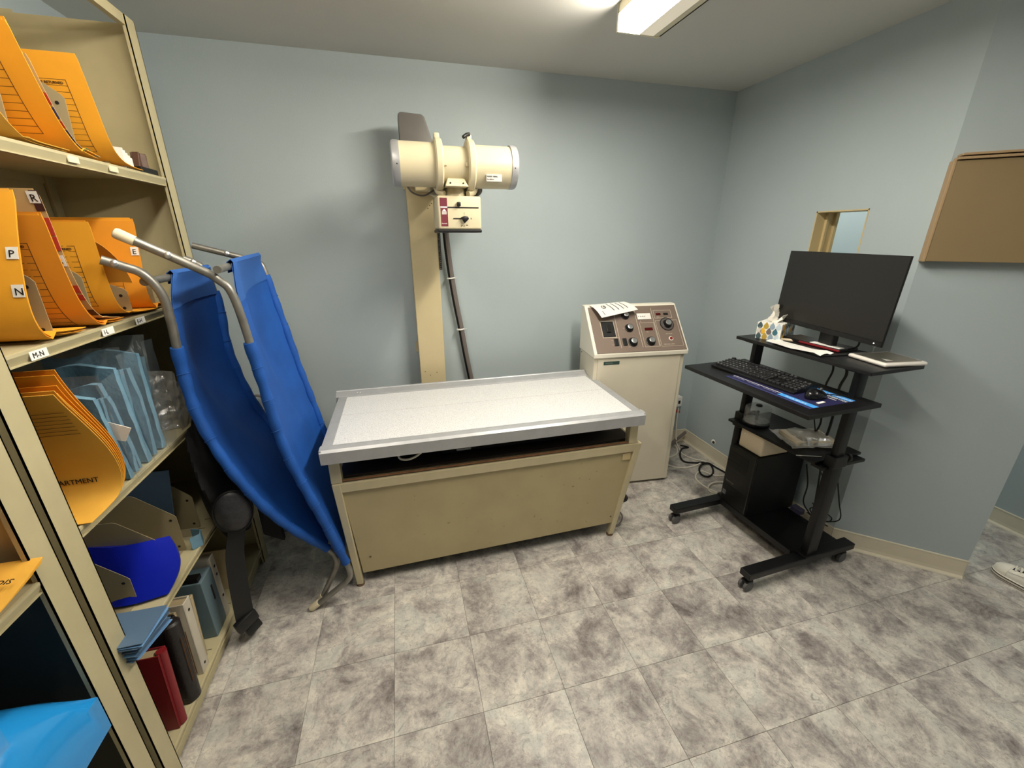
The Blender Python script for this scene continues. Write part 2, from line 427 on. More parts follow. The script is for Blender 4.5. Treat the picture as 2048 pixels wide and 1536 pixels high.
# round cover plate low on the right wall with a chipped hole
bm = NB(); lathe(bm, [(0, .02), (.004, .019), (.006, .012), (.007, .0)], (XR, 2.25, .142), (-1, 0, 0), 20)
t = tag(recentre(link('wall_plug', bm, M['white'], smooth=True)), 'small round white plug with a dark hole in the blue wall above the baseboard', 'wall plug')
bm = NB(); lathe(bm, [(0, .011), (.009, .010)], (XR, 2.243, .144), (-1, 0, 0), 16); link('hole', bm, mat('hole_dark', (50, 50, 48), .8), t)

# ------------------------------------------------------------------ ceiling lights
def fixture(x0, x1, y0, y1, mlens, label, side_lit):
    t = thing('ceiling_light', label, 'light', ((x0+x1)/2, (y0+y1)/2, ZC-.09), group=None)
    bm = NB(); box(bm, x0+.02, x1-.02, y0+.02, y1-.012, ZC-.03, ZC-.0005); link('housing', bm, M['fixture'], t)
    # wrap lens: bottom sheet plus a lit left flank
    bm = NB(); z = ZC-.09
    prof = [(x0+.012, z+.05), (x0+.006, z+.03), (x0+.006, z+.008), (x0+.014, z), (x1-.04, z)]
    A = [bm.verts.new(V(a, y0+.012, b)) for a, b in prof]; B = [bm.verts.new(V(a, y1-.012, b)) for a, b in prof]
    for i in range(len(prof)-1): bm.faces.new((A[i], A[i+1], B[i+1], B[i]))
    link('lens', bm, mlens, t)
    bm = NB(); box(bm, (x0+x1)/2+.0, x1-.032, y0+.012, y1-.012, z-.0012, z-.0004); link('unlit_lens_strip', bm, M['fixture_dim'], t)
    bm = NB(); box(bm, x1-.04, x1, y0+.006, y1-.006, z, z+.006); box(bm, x1-.006, x1, y0+.006, y1-.006, z, ZC-.002)
    box(bm, x0, x0+.01, y0+.006, y1-.006, z+.055, ZC-.002)
    link('side_channel', bm, M['fixture'], t)
    for a, b in ((y1-.012, y1), (y0, y0+.012)):
        bm = NB(); prism(bm, [(x0, a, ZC-.001), (x0, a, z-.002), (x1, a, z-.002), (x1, a, ZC-.001)], V(0, 0, 0), V(0, b-a, 0)); link('end_cap', bm, M['fixture'], t)
    return t
fixture(.91, 1.10, .58, 1.825, M['lens'], 'lit fluorescent wraparound ceiling fixture with cream end cap', True)
fixture(-.40, -.21, .35, 1.57, M['lens2'], 'second fluorescent ceiling fixture, above the cots beside the shelving', True)
fixture(2.8, 2.99, -.6, .6, M['lens3'], 'fluorescent ceiling fixture in the hallway in front of the doorway', True)
fixture(2.68, 2.87, 1.9, 3.1, M['lens4'], 'fluorescent ceiling fixture in the hallway beyond the pass-through', True)

# ================================================================== X-RAY TABLE
t = thing('xray_table', 'low cream steel x-ray table with a speckled white top and aluminium rails', 'table', (.376, 2.0, 0))
X0, X1, Y0, Y1, ZT = -.377, 1.102, 1.612, 2.293, .764
bm = NB(); box(bm, X0+.045, X1-.04, Y0+.055, 1.984, ZT-.02, ZT-.004, .001); link('top_panel', bm, M['laminate'], t)
bm = NB(); box(bm, X0+.045, X1-.04, 1.9872, Y1-.062, ZT-.02, ZT-.004, .001); link('top_panel', bm, M['laminate'], t)
# front rail (tilted channel with a stepped lip)
bm = NB(); prism(bm, [(X0, Y0, ZT-.062), (X0, Y0-.004, ZT-.008), (X0, Y0+.006, ZT+.002), (X0, Y0+.03, ZT+.006), (X0, Y0+.034, ZT), (X0, Y0+.055, ZT-.002), (X0, Y0+.055, ZT-.062)], V(0, 0, 0), V(X1-X0, 0, 0))
link('front_rail', bm, M['alu'], t)
bm = NB(); prism(bm, [(X0-.012, Y1-.064, ZT-.06), (X0-.012, Y1-.064, ZT-.001), (X0-.012, Y1-.058, ZT+.003), (X0-.012, Y1-.020, ZT+.016), (X0-.012, Y1-.016, ZT+.020), (X0-.012, Y1, ZT+.018), (X0-.012, Y1, ZT-.06)], V(0, 0, 0), V(X1-X0-.008, 0, 0))
link('rear_rail', bm, M['alu'], t)
for a, b in ((X0+.002, X0+.045), (X1-.04, X1-.002)):
    bm = NB(); box(bm, a, b, Y0+.055, Y1-.048, ZT-.055, ZT-.001, .002); link('side_rail', bm, M['alu'], t)
for s in (X0, X1-.008):
    bm = NB(); box(bm, s-.001, s+.009, Y0-.001, Y0+.05, ZT-.06, ZT+.003, .003); link('rail_end_cap', bm, M['alu'], t)
# little fasteners on the rear rail
bm = NB()
for x in (-.28, -.265): lathe(bm, [(0, .003), (.002, .002)], (x, Y1-.040, ZT+.0095), (0, -.33, 1), 8)
link('fastener', bm, M['white'], t)
# short corner posts between base and top, dark cavity
for x in (-.362, 1.056):
    for y in (1.660, 2.22):
        bm = NB(); box(bm, x, x+.045, y, y+.045, .578, ZT-.06, .003); link('corner_post', bm, M['tan_rail'], t)
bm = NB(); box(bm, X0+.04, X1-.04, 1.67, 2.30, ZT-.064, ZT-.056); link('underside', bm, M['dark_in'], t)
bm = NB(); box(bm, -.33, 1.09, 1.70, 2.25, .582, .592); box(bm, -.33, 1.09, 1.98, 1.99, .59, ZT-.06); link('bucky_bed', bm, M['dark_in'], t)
bm = NB(); box(bm, .12, .72, 1.76, 1.98, .60, .665, .004); link('film_tray', bm, M['black'], t)
bm = NB(); box(bm, .19, .26, 1.752, 1.76, .612, .622, .002); link('tray_latch', bm, M['steel'], t)
bm = NB(); box(bm, -.325, 1.09, 1.662, 1.668, .585, .592); link('front_lip', bm, mat('rusty_edge', (132, 92, 60), .6, var=.2, vscale=30), t)
# pedestal: top rim, inclined legs, panels
bm = NB(); box(bm, -.33, 1.095, 1.655, 1.70, .532, .578, .004); box(bm, -.33, 1.095, 2.25, 2.29, .532, .578, .004)
link('base_rim', bm, M['tan_rail'], t)
for x in (-.357, 1.088):
    bm = NB(); box(bm, x, x+.034, 1.70, 2.25, .532, .578, .004); link('base_rim_end', bm, M['tan_rail'], t)
def leg(xt, xb, y, yb):
    bm = NB(); w_ = .034
    prism(bm, [(xt, y, .578), (xt+w_, y, .578), (xb+w_*.85, yb, .012), (xb, yb, .012)], V(0, 0, 0), V(0, .034, 0), bev=.003)
    l = link('leg', bm, M['tan_rail'], t)
    bm = NB(); lathe(bm, [(0, .019), (.006, .019), (.008, .012), (.014, .01)], (xb+w_*.42, yb+.017, 0), (0, 0, 1), 14)
    link('foot', bm, mat('rusty_foot', (110, 84, 62), .6), l, True)
leg(-.360, -.326, 1.652, 1.664); leg(1.094, .999, 1.652, 1.675)
leg(-.360, -.326, 2.256, 2.24); leg(1.094, .999, 2.256, 2.24)
def skirt(name, a, b, z0=.072, z1=.54):
    pass
bm = NB(); prism(bm, [(-.325, 1.668, .535), (1.098, 1.668, .535), (1.018, 1.678, .09), (-.292, 1.678, .065)], V(0, 0, 0), V(0, .012, 0)); link('front_panel', bm, M['tan_steel'], t)
bm = NB(); prism(bm, [(-.325, 2.262, .535), (1.098, 2.262, .535), (1.018, 2.25, .09), (-.292, 2.25, .065)], V(0, 0, 0), V(0, .012, 0)); link('rear_panel', bm, M['tan_steel'], t)
bm = NB(); prism(bm, [(-.340, 1.69, .54), (-.340, 2.25, .54), (-.308, 2.25, .07), (-.308, 1.69, .07)], V(0, 0, 0), V(.01, 0, 0)); link('side_panel', bm, M['tan_steel'], t)
bm = NB(); prism(bm, [(1.112, 1.69, .54), (1.112, 2.25, .54), (1.012, 2.25, .09), (1.012, 1.69, .09)], V(0, 0, 0), V(.01, 0, 0)); link('side_panel', bm, M['tan_steel'], t)
bm = NB(); box(bm, 1.03, 1.075, 1.663, 1.668, .485, .525, .001); link('tape_patch', bm, mat('beige_tape', (206, 186, 142), .6), t)
bm = NB()
for x, z in ((-.25, .155), (1.0, .135)): lathe(bm, [(0, .005), (.002, .004)], (x, 1.674, z), (0, -1, 0), 10)
link('screw', bm, mat('dark_screw', (96, 78, 56), .5), t)
bm = NB(); tube(bm, [(-.05, 1.75, .675), (-.075, 1.72, .662), (-.07, 1.70, .64), (-.03, 1.69, .637), (.02, 1.70, .655), (.09, 1.76, .69)], .005, 8); link('cable_stub', bm, M['cable_white'], t, True)
bm = NB(); box(bm, -.035, -.012, 1.735, 1.76, .648, .672, .003); link('plug', bm, M['beige_plastic'], t)

# ================================================================== X-RAY TUBE STAND on the back wall
t = thing('xray_tube_stand', 'cream wall-mounted x-ray column carrying a horizontal tube head and collimator', 'x-ray machine', (.15, 2.508, 0))
bm = NB(); box(bm, .072, .223, 2.448, 2.556, 0.0, 1.96, .004)
link('column', bm, M['column'], t)
bm = NB(); box(bm, .06, .235, 2.5565, 2.567, 1.82, 1.88); box(bm, .06, .235, 2.5565, 2.567, .9, .96); link('wall_bracket', bm, M['column'], t)
bm = NB(); prism(bm, [(.058, 2.36, 1.84), (.058, 2.36, 2.128), (.063, 2.36, 2.138), (.075, 2.36, 2.142), (.172, 2.36, 2.137), (.184, 2.36, 2.128), (.218, 2.36, 2.02), (.226, 2.36, 1.84)], V(0, 0, 0), V(0, .08, 0), bev=.006)
link('counterweight_cover', bm, M['grey_vinyl'], t, True)
# carriage, cross arm
bm = NB(); box(bm, .115, .26, 2.38, 2.447, 1.80, 1.84, .006); link('carriage', bm, M['column'], t)
bm = NB(); lathe(bm, [(0, .035), (.22, .035)], (.215, 2.38, 1.80), (.35, -1, .25), 20); link('cross_arm', bm, M['cream_enamel'], t, True)
bm = NB(); box(bm, .17, .40, 2.135, 2.165, 1.76, 1.90, .006); link('yoke_plate', bm, M['cream_enamel'], t)
# tube housing (axis along x)
CY, CZ = 2.05, 1.873
bm = NB(); lathe(bm, [(.036, .088), (.20, .088), (.204, .078), (.352, .078), (.356, .088), (.528, .087)], (0, CY, CZ), (1, 0, -.004), 48); link('tube_housing', bm, M['cream_enamel'], t, True)
for a, d in ((.042, -1), (.524, 1)):
    bm = NB(); lathe(bm, [(0, .0905), (.022, .0905), (.030, .087), (.034, .075), (.035, .0)], (a, CY, CZ), (d, 0, 0), 48)
    e = link('end_cap', bm, M['alu'], t, True)
    bm = NB(); lathe(bm, [(0, .003), (.0015, .002)], (a+d*.012, CY-.0895, CZ-.012), (0, -1, 0), 8); link('screw', bm, M['black'], e)
for x in (.206, .346):
    bm = NB()
    lathe(bm, [(-.016, .088), (-.016, .101), (-.010, .106), (.010, .106), (.016, .101), (.016, .088)], (x, CY, CZ), (1, 0, 0), 48)
    r_ = link('clamp_ring', bm, M['cream_enamel'], t, True)
    bm = NB(); box(bm, x-.012, x+.012, CY-.012, CY+.02, CZ+.098, CZ+.125, .006); link('ring_lug', bm, M['cream_enamel'], r_, True)
for x in (.229, .324):
    bm = NB(); box(bm, x-.008, x+.008, CY-.086, CY-.074, CZ-.012, CZ+.004, .003); link('clip', bm, M['cream_enamel'], t)
bm = NB(); tube(bm, [(.318, CY-.03, CZ+.108), (.334, CY-.02, CZ+.120), (.348, CY-.01, CZ+.124)], .0075, 10, 2); tube(bm, [(.338, CY, CZ+.09), (.336, CY-.01, CZ+.12)], .004, 8, 0)
link('lock_lever', bm, M['black'], t, True)
bm = NB(); prism(bm, [(.238, CY-.07, 1.815), (.31, CY-.07, 1.815), (.325, CY-.09, 1.782), (.225, CY-.09, 1.782)], V(0, 0, 0), V(0, .10, 0), bev=.003); link('port_bracket', bm, M['cream_enamel'], t)
bm = NB()
for x in (.247, .303): lathe(bm, [(0, .004), (.002, .003)], (x, CY-.084, 1.795), (0, -1, .5), 8)
link('bracket_screw', bm, M['black'], t)
bm = NB(); tube(bm, [(.188, 2.07, 1.80), (.20, 2.04, 1.765), (.225, 2.02, 1.757)], .012, 10, 4); tube(bm, [(.375, 2.07, 1.80), (.36, 2.04, 1.768), (.33, 2.02, 1.757)], .014, 10, 4)
link('lower_yoke', bm, M['cream_enamel'], t, True)
bm = NB(); lathe(bm, [(0, .045), (.035, .042)], (.277, 2.06, 1.748), (0, 0, 1), 28); link('neck', bm, M['cream_enamel'], t, True)
bm = NB(); tube(bm, [(.37, 2.08, 1.80), (.40, 2.09, 1.783), (.385, 2.12, 1.765), (.33, 2.13, 1.76)], .011, 10, 4); link('hose_elbow', bm, M['cable_grey'], t, True)
bm = NB(); tube(bm, [(.065, 2.06, 1.79), (.09, 2.10, 1.765), (.14, 2.12, 1.755), (.19, 2.12, 1.78)], .004, 8); link('tube_cable', bm, M['cable_grey'], t, True)
bm = NB(); box(bm, .405, .475, CY-.0865, CY-.075, 1.805, 1.833, .001, T=None)
rt_ = link('rating_label', bm, mat('grey_label', (196, 194, 190), .5), t)
text('label_text', 'MODEL  SERIAL', .007, M['ink_black'], rt_, (.408, CY-.0875, 1.823), (1, 0, 0), (0, 0, 1))
text('label_text', 'No. 0000 kV', .006, M['ink'], rt_, (.408, CY-.0875, 1.812), (1, 0, 0), (0, 0, 1))
# collimator
TT = Tr((.287, 1.995, 0), math.radians(2.2))
bm = NB(); box(bm, -.099, .099, 0, .16, 1.607, 1.748, .010, T=TT, seg=3); co = link('collimator', bm, M['cream_enamel'], t, True)
bm = NB(); box(bm, -.100, .100, -.001, .161, 1.594, 1.608, .004, T=TT); link('base_plate', bm, M['black'], co)
def cbox(nm, x0, x1, z0, z1, m_, d=.0015, bev=0):
    b = NB(); box(b, x0, x1, -d, .001, z0, z1, bev, T=TT); return link(nm, b, m_, co)
cbox('maroon_strip', -.088, -.056, 1.703, 1.738, M['maroon'])
cbox('maroon_strip', -.086, -.055, 1.621, 1.697, M['maroon'])
cbox('white_bar', -.086, -.056, 1.6975, 1.7025, M['white'], .002)
cbox('slider_slot', -.056, .086, 1.6975, 1.7022, M['ink_black'], .002)
cbox('slider_slot', -.031, .012, 1.6515, 1.6555, M['ink_black'], .002)
b = NB(); box(b, -.013, .003, -.016, 0, 1.704, 1.722, .003, T=TT); link('slider_knob', b, M['black'], co, True)
b = NB(); prism(b, [(.004, 0, 1.660), (.018, 0, 1.664), (.034, 0, 1.662), (.038, 0, 1.652), (.030, 0, 1.645), (.019, 0, 1.634), (.010, 0, 1.646)], V(0, -.016, 0), V(0, 0, 0), T=TT, bev=.002); link('pointer_knob', b, M['black'], co, True)
def w2(p): return tuple(TT @ V(*p))
rx = TT.to_3x3() @ V(1, 0, 0)
text('lettering', 'Bennett', .0075, M['white'], co, w2((-.084, -.0019, 1.630)), rx, (0, 0, 1))
# white house-shaped emblem
b = NB(); prism(b, [(-.080, 0, 1.683), (-.0705, 0, 1.693), (-.061, 0, 1.683)], V(0, -.0022, 0), V(0, 0, 0), T=TT)
for k in range(4): box(b, -.081, -.060, -.0022, 0, 1.6705+k*.003, 1.6722+k*.003, T=TT)
link('emblem', b, M['white'], co)
b = NB(); box(b, .0185, .0198, -.0008, 0, 1.669, 1.680, T=TT); box(b, .019, .0198, -.0008, 0, 1.620, 1.629, T=TT)
for k in range(3): box(b, .002+.006*k, .005+.006*k, -.0008, 0, 1.620+.002*(k % 2), 1.625, T=TT)
link('scale_marks', b, M['ink'], co)
text('lettering', 'R', .009, M['ink'], co, w2((.048, -.0008, 1.651)), rx, (0, 0, 1))
text('lettering', '8.0', .008, M['ink'], co, w2((.025, -.0008, 1.623)), rx, (0, 0, 1))
# height scale tape down the column's right edge
bm = NB(); box(bm, .2232, .2372, 2.442, 2.450, 1.40, 1.72); sc_ = link('height_scale', bm, M['ink_black'], t)
bm = NB()
for k in range(30):
    z = 1.405+k*.0105; box(bm, .2245+(k % 3)*.003, .234, 2.4408, 2.442, z, z+.003)
link('scale_marks', bm, M['book_grey'], sc_)
bm = NB()
for x, z in ((.19, 1.735), (.18, 1.72), (.20, 1.745), (.10, .80), (.13, .775), (.17, .79)): lathe(bm, [(0, .003), (.0015, .002)], (x, 2.448, z), (0, -1, 0), 8)
link('column_screw', bm, M['ink'], t)
# hanging cable bundle
t = thing('cable_bundle', 'brown-grey power cable bundle hanging down the wall right of the column', 'cable', (.38, 2.5, .6))
pth = [(.27, 2.30, 1.70), (.272, 2.42, 1.64), (.280, 2.50, 1.57), (.296, 2.52, 1.392), (.32, 2.525, 1.20), (.346, 2.525, 1.033), (.372, 2.53, .85), (.41, 2.53, .62), (.45, 2.52, .40), (.46, 2.5, .1)]
bm = NB(); tube(bm, pth, .013, 12, 6); link('conduit', bm, M['cable_grey'], t, True)
bm = NB(); tube(bm, [(a-.017, b+.004, c) for a, b, c in pth], .006, 8, 6); link('black_cable', bm, M['cable_black'], t, True)
bm = NB(); tube(bm, [(a-.008, b-.010, c) for a, b, c in pth], .003, 8, 6); link('ground_wire', bm, M['cable_grey'], t, True)
for x, y, z in ((.300, 2.522, 1.345), (.345, 2.525, 1.035)):
    bm = NB(); lathe(bm, [(-.003, .012), (-.003, .0235), (.003, .0235), (.003, .012)], (x-.008, y-.002, z), (.12, 0, -1), 16); tube(bm, [(x+.012, y-.015, z), (x+.028, y-.02, z+.004)], .0018, 6, 0)
    link('cable_tie', bm, M['white'], t)

# ================================================================== GENERATOR CONSOLE
t = thing('control_console', 'cream floor-standing x-ray control console with a sloping brown dial panel', 'console', (1.652, 2.09, 0))
console = t; CPIV = V(1.652, 2.09, 0); KR = Matrix.Translation(CPIV) @ Matrix.Rotation(math.radians(-4.5), 4, 'Z') @ Matrix.Translation(-CPIV)
KX0, KX1, KY0, KY1 = 1.067, 1.652, 2.09, 2.335
bm = NB(); box(bm, KX0, KX1, KY0+.004, KY1, .012, .900, .003); link('body', bm, M['console'], t)
bm = NB(); box(bm, KX0+.022, KX1-.028, KY0-.004, KY0+.004, .02, .902, .002); link('door', bm, M['console'], t)
bm = NB(); box(bm, KX0+.02, KX1-.02, KY0+.03, KY1-.02, 0, .014); link('plinth', bm, M['black'], t)
sideP = [(KY0-.016, .900), (KY0-.018, .925), (KY0+.195, 1.172), (KY0+.205, 1.176), (KY1, 1.176), (KY1, .900)]
bm = NB(); prism(bm, [(KX0-.008, a, b) for a, b in sideP], V(0, 0, 0), V(KX1-KX0+.018, 0, 0), bev=.004); link('hood', bm, M['console_trim'], t)
bm = NB(); box(bm, KX0-.0005, KX0+.004, KY0+.002, KY1-.002, .895, .905); link('seam', bm, M['ink'], t)
# the panel's plane
PA = V(KX0+.010, KY0-.010, .935); PU = V(1, 0, 0); PB = V(0, .213, .247).normalized(); PN = PU.cross(PB)
LP, HP = KX1-KX0-.012, .303
def pp(u, v, n=0): return PA+PU*u+PB*v+PN*n
TP = Matrix((PU, PB, PN)).transposed().to_4x4(); TP.translation = PA
bm = NB(); box(bm, 0, LP, -.008, HP, -.004, .0035, T=TP); pan = link('dial_panel', bm, M['brown_panel'], t)
def pbx(nm, u0, u1, v0, v1, m_, n0=.003, n1=.0045, bev=0):
    b = NB(); box(b, u0, u1, v0, v1, n0, n1, bev, T=TP); return link(nm, b, m_, pan)
line = mat('cream_printed_line', (206, 196, 180), .5)
def frame(nm, u0, u1, v0, v1, w_=.0016):
    b = NB()
    for a in ((u0, u1, v0, v0+w_), (u0, u1, v1-w_, v1), (u0, u0+w_, v0, v1), (u1-w_, u1, v0, v1)): box(b, a[0], a[1], a[2], a[3], .003, .0042, T=TP)
    return link(nm, b, line, pan)
for u in (.155, .292, .405): pbx('divider_line', u, u+.0022, .02, .285, line)
frame('outline', .055, .142, .092, .205, .003)
pbx('breaker_plate', .060, .138, .097, .200, M['black'], .003, .006)
pbx('breaker_toggle', .085, .110, .125, .172, M['screen'], .005, .016, .002)
pbx('breaker_window', .092, .132, .104, .120, M['ink_black'], .006, .007); frame('breaker_window_frame', .090, .134, .102, .122, .0015)
for u in (.118, .172): pbx('rocker_switch', u, u+.026, .035, .082, M['black'], .003, .010, .002)
def knob(u, v, r=.026, big=False):
    if big:
        b = NB(); o = pp(u, v, .0035); lathe(b, [(0, r*1.75), (.002, r*1.75)], o, PN, 32); link('dial_ring', b, M['ink_black'], pan, True)
        b = NB(); lathe(b, [(0, r*1.55), (.0028, r*1.55)], o, PN, 32); link('dial_face', b, mat('dial_grey', (92, 86, 84), .5), pan, True)
    b = NB(); o = pp(u, v, .0035); lathe(b, [(0, r*1.12), (.004, r*1.12), (.006, r*.95), (.022, r*.86), (.024, r*.8)], o, PN, 24)
    k = link('knob', b, M['black'], pan, True)
    b = NB(); lathe(b, [(.022, r*.70), (.0265, r*.68), (.0275, r*.58)], o, PN, 24); link('knob_cap', b, M['steel'], k, True)
knob(.232, .150, .024); knob(.235, .055, .026); knob(.350, .055, .026); knob(.487, .168, .026, True); knob(.225, .235, .022)
pbx('meter', .302, .392, .205, .248, M['white'], .003, .009, .002)
text('meter_scale', '0  20 40 60', .010, M['ink_black'], pan, pp(.308, .222, .0092), PU, PB)
frame('outline', .308, .402, .02, .185)
pbx('red_display', .333, .384, .130, .148, M['red_glass'], .003, .006)
frame('outline', .418, .535, .212, .268); pbx('display', .432, .462, .233, .247, M['red_glass'], .003, .006); pbx('display', .482, .512, .233, .247, M['black'], .003, .006)
frame('outline', .415, .560, .018, .196)
b = NB(); lathe(b, [(0, .014), (.003, .014), (.004, .010)], pp(.487, .068, .0035), PN, 20); ps = link('button_ring', b, M['console_trim'], pan, True)
b = NB(); lathe(b, [(.003, .0095), (.008, .0085)], pp(.487, .068, .0035), PN, 20); link('push_button', b, M['red_leather'], pan, True)
for s, u, v, sz in (('POWER', .128, .087, .007), ('mA', .194, .150, .008), ('kVp', .34, .118, .008), ('LINE', .20, .023, .007), ('EXPOSURE', .462, .098, .009), ('MEDICAL X-RAY', .43, .028, .010), ('READY', .43, .218, .007), ('TIME', .335, .027, .008), ('ON', .103, .07, .006), ('OFF', .101, .04, .006), ('kV', .315, .193, .007)):
    text('panel_lettering', s, sz, line, pan, pp(u, v, .0042), PU, PB)
bm = NB(); box(bm, KX0+.058, KX0+.158, KY0-.0065, KY0-.003, .855, .875, .001); np_ = link('name_plate', bm, M['green_plate'], t)
text('plate_lettering', 'UNIVERSAL', .010, mat('pale_green_print', (120, 140, 132), .5), np_, (KX0+.066, KY0-.0068, .861), (1, 0, 0), (0, 0, 1))
bm = NB(); lathe(bm, [(0, .004), (.002, .003)], (KX0, 2.31, .88), (-1, 0, 0), 10); link('screw', bm, M['ink'], t)
console.rotation_euler = (0, 0, math.radians(-4.5)); MW[console] = Matrix.Translation(CPIV) @ Matrix.Rotation(math.radians(-4.5), 4, 'Z')
# paper drooping over the panel
def sagsheet(name, label, rows, th, m_, cat='paper', lines=None):
    b = NB(); slab(b, rows, th); o = recentre(link(name, b, m_, smooth=False)); tag(o, label, cat); return o
rows = []
c00, c10, c11, c01 = KR @ pp(.055, .205, .045), KR @ pp(.295, .250, .05), KR @ pp(.24, .335, .008), KR @ pp(.012, .318, .008)
PN = KR.to_3x3() @ PN
tp = thing('instruction_sheet', 'white printed sheet with black lines lying over the console dials', 'paper', tuple(c11), 0)
for i in range(7):
    s = i/6; a = c00.lerp(c10, s); b_ = c01.lerp(c11, s); rows.append([a.lerp(b_, k/6)+PN*(.012*math.sin(PI*k/6)) for k in range(7)])
bm = NB(); slab(bm, rows, .0006); link('sheet', bm, M['white'], tp)
def sp(s, k): a = c00.lerp(c10, s); b_ = c01.lerp(c11, s); return a.lerp(b_, k)+PN*(.012*math.sin(PI*k)+.0015)
bm = NB()
for s, w_, k0, k1 in ((.12, .012, .12, .38), (.42, .018, .28, .92), (.55, .018, .28, .92), (.68, .018, .28, .92), (.80, .018, .28, .92)):
    slab(bm, [[sp(s+q*w_, k0+(k1-k0)*j/5) for j in range(6)] for q in (0, 1)], .0004)
for s, k in ((.2, .62), (.23, .7), (.26, .62), (.29, .72)): slab(bm, [[sp(s+q*.02, k+j*.09) for j in range(2)] for q in (0, 1)], .0004)
tube(bm, [sp(.2, .58), sp(.24, .54), sp(.3, .6), sp(.3, .75)], .002, 6, 4)
link('printed_lines', bm, M['ink_black'], tp)

# ================================================================== DESK CART (local frame u,v)
DT = Tr((1.81, 1.455, 0), math.radians(3))
desk = thing('standing_desk_cart', 'black height-adjustable computer cart with two tiers on four casters', 'desk', (1.81, 1.455, 0), math.radians(3))
def db(nm, u0, u1, v0, v1, z0, z1, m_, bev=.002, parent=None, smooth=False):
    b = NB(); box(b, u0, u1, v0, v1, z0, z1, bev, T=DT); return link(nm, b, m_, parent or desk, smooth)
for v in (-.255, .255):
    db('base_bar', -.39, .29, v-.028, v+.028, .075, .108, M['black_steel'], .003)
    for u in (-.355, .255):
        b = NB(); lathe(b, [(-.005, .014), (.022, .014)], DT @ V(u, v, .053), (0, 0, 1), 12)
        box(b, u-.03, u+.012, v-.017, v+.017, .036, .056, .004, T=DT)
        c_ = link('caster', b, M['black'], desk, True)
        for s in (-1, 1):
            b = NB(); lathe(b, [(-.008, .022), (-.006, .026), (.006, .026), (.008, .022)], DT @ V(u-.014, v+s*.014, .026), DT.to_3x3() @ V(0, 1, 0), 20); wh = link('wheel', b, M['caster'], c_, True)
db('base_tray', -.075, .24, -.228, .228, .092, .104, M['black_wood'], .002)
db('tray_front_edge', -.083, -.073, -.228, .228, .085, .118, M['black_steel'], .001)
for v in (-.255, .255):
    db('post_lower', -.034, .034, v-.019, v+.019, .108, .64, M['black_steel'], .006, smooth=True)
    db('post_collar', -.040, .040, v-.025, v+.025, .60, .655, M['black'], .004)
    db('post_upper', -.027, .027, v-.014, v+.014, .64, 1.064, M['black_steel'], .005, smooth=True)
    db('post_flange', -.05, .05, v-.03, v+.03, .108, .114, M['black'], .002)
    b = NB(); tube(b, [DT @ V(.03, v-.0, .63), DT @ V(.065, v, .63)], .006, 8, 0); lathe(b, [(0, .008), (.006, .02), (.018, .02), (.022, .012)], DT @ V(.062, v, .63), DT.to_3x3() @ V(1, 0, 0), 12)
    link('height_knob', b, M['black'], desk, True)
db('shelf_bracket', -.07, .2, -.257, -.20, .585, .60, M['black_steel'], .002); db('shelf_bracket', -.07, .2, .20, .257, .585, .60, M['black_steel'], .002)
db('middle_shelf', -.085, .215, -.225, .275, .602, .616, M['black_wood'], .002)
db('keyboard_tray', -.375, .025, -.345, .345, .917, .935, M['black_wood'], .002)
for v in (-.255, .255): db('tray_bracket', -.30, .03, v-.02, v+.02, .90, .917, M['black_steel'], .002)
db('monitor_shelf', -.095, .215, -.345, .315, 1.064, 1.08, M['black_wood'], .002)
for v in (-.255, .255): db('shelf_plate', -.06, .12, v-.03, v+.03, 1.052, 1.064, M['black_steel'], .002)

# monitor
MT = Tr((1.868, 1.44, 0), math.radians(-8.5))     # local +y along the screen, -x faces the room
t = thing('monitor', 'large black flat computer monitor standing on the cart', 'monitor', (1.868, 1.44, 1.08), math.radians(-8.5))
tilt = Matrix.Translation(V(0, 0, 1.33)) @ Matrix.Rotation(math.radians(2), 4, 'Y') @ Matrix.Translation(V(0, 0, -1.33))
MTT = MT @ tilt
Wm = .298
b = NB(); box(b, -.012, -.006, -Wm, Wm, 1.162, 1.508, .001, T=MTT); box(b, -.006, .004, -Wm+.03, Wm-.03, 1.17, 1.49, .003, T=MTT); box(b, .003, .045, -.2, .2, 1.2, 1.42, .01, T=MTT); link('housing', b, M['black'], t)
b = NB(); box(b, -.0135, -.011, -Wm+.002, Wm-.002, 1.184, 1.506, T=MTT); link('screen', b, M['screen'], t)
b = NB(); box(b, -.015, -.011, -Wm+.001, Wm-.001, 1.163, 1.183, .001, T=MTT); bz = link('lower_bezel', b, M['black_wood'], t)
r_ = MTT.to_3x3() @ V(0, -1, 0); u_ = MTT.to_3x3() @ V(0, 0, 1)
text('lettering', 'lenovo', .013, mat('grey_lettering', (170, 170, 170), .5), bz, MTT @ V(-.0155, Wm-.012, 1.168), r_, u_)
b = NB(); box(b, -.0165, -.015, -Wm+.03, -Wm+.034, 1.171, 1.175, T=MTT); link('power_light', b, emissive('white_indicator', (1, 1, 1), 2), bz)
b = NB(); box(b, .02, .05, -.04, .04, 1.085, 1.32, .006, T=MT); link('stand_neck', b, M['black'], t)
b = NB(); box(b, -.11, .12, -.125, .125, 1.0805, 1.0865, .003, T=MT); link('stand_base', b, M['black'], t)
b = NB(); tube(b, [MT @ V(.05, -.06, 1.2), MT @ V(.08, -.1, 1.17), MT @ V(.08, -.11, 1.12), MT @ V(.06, -.08, 1.095)], .004, 8); link('monitor_cable', b, M['cable_black'], t, True)

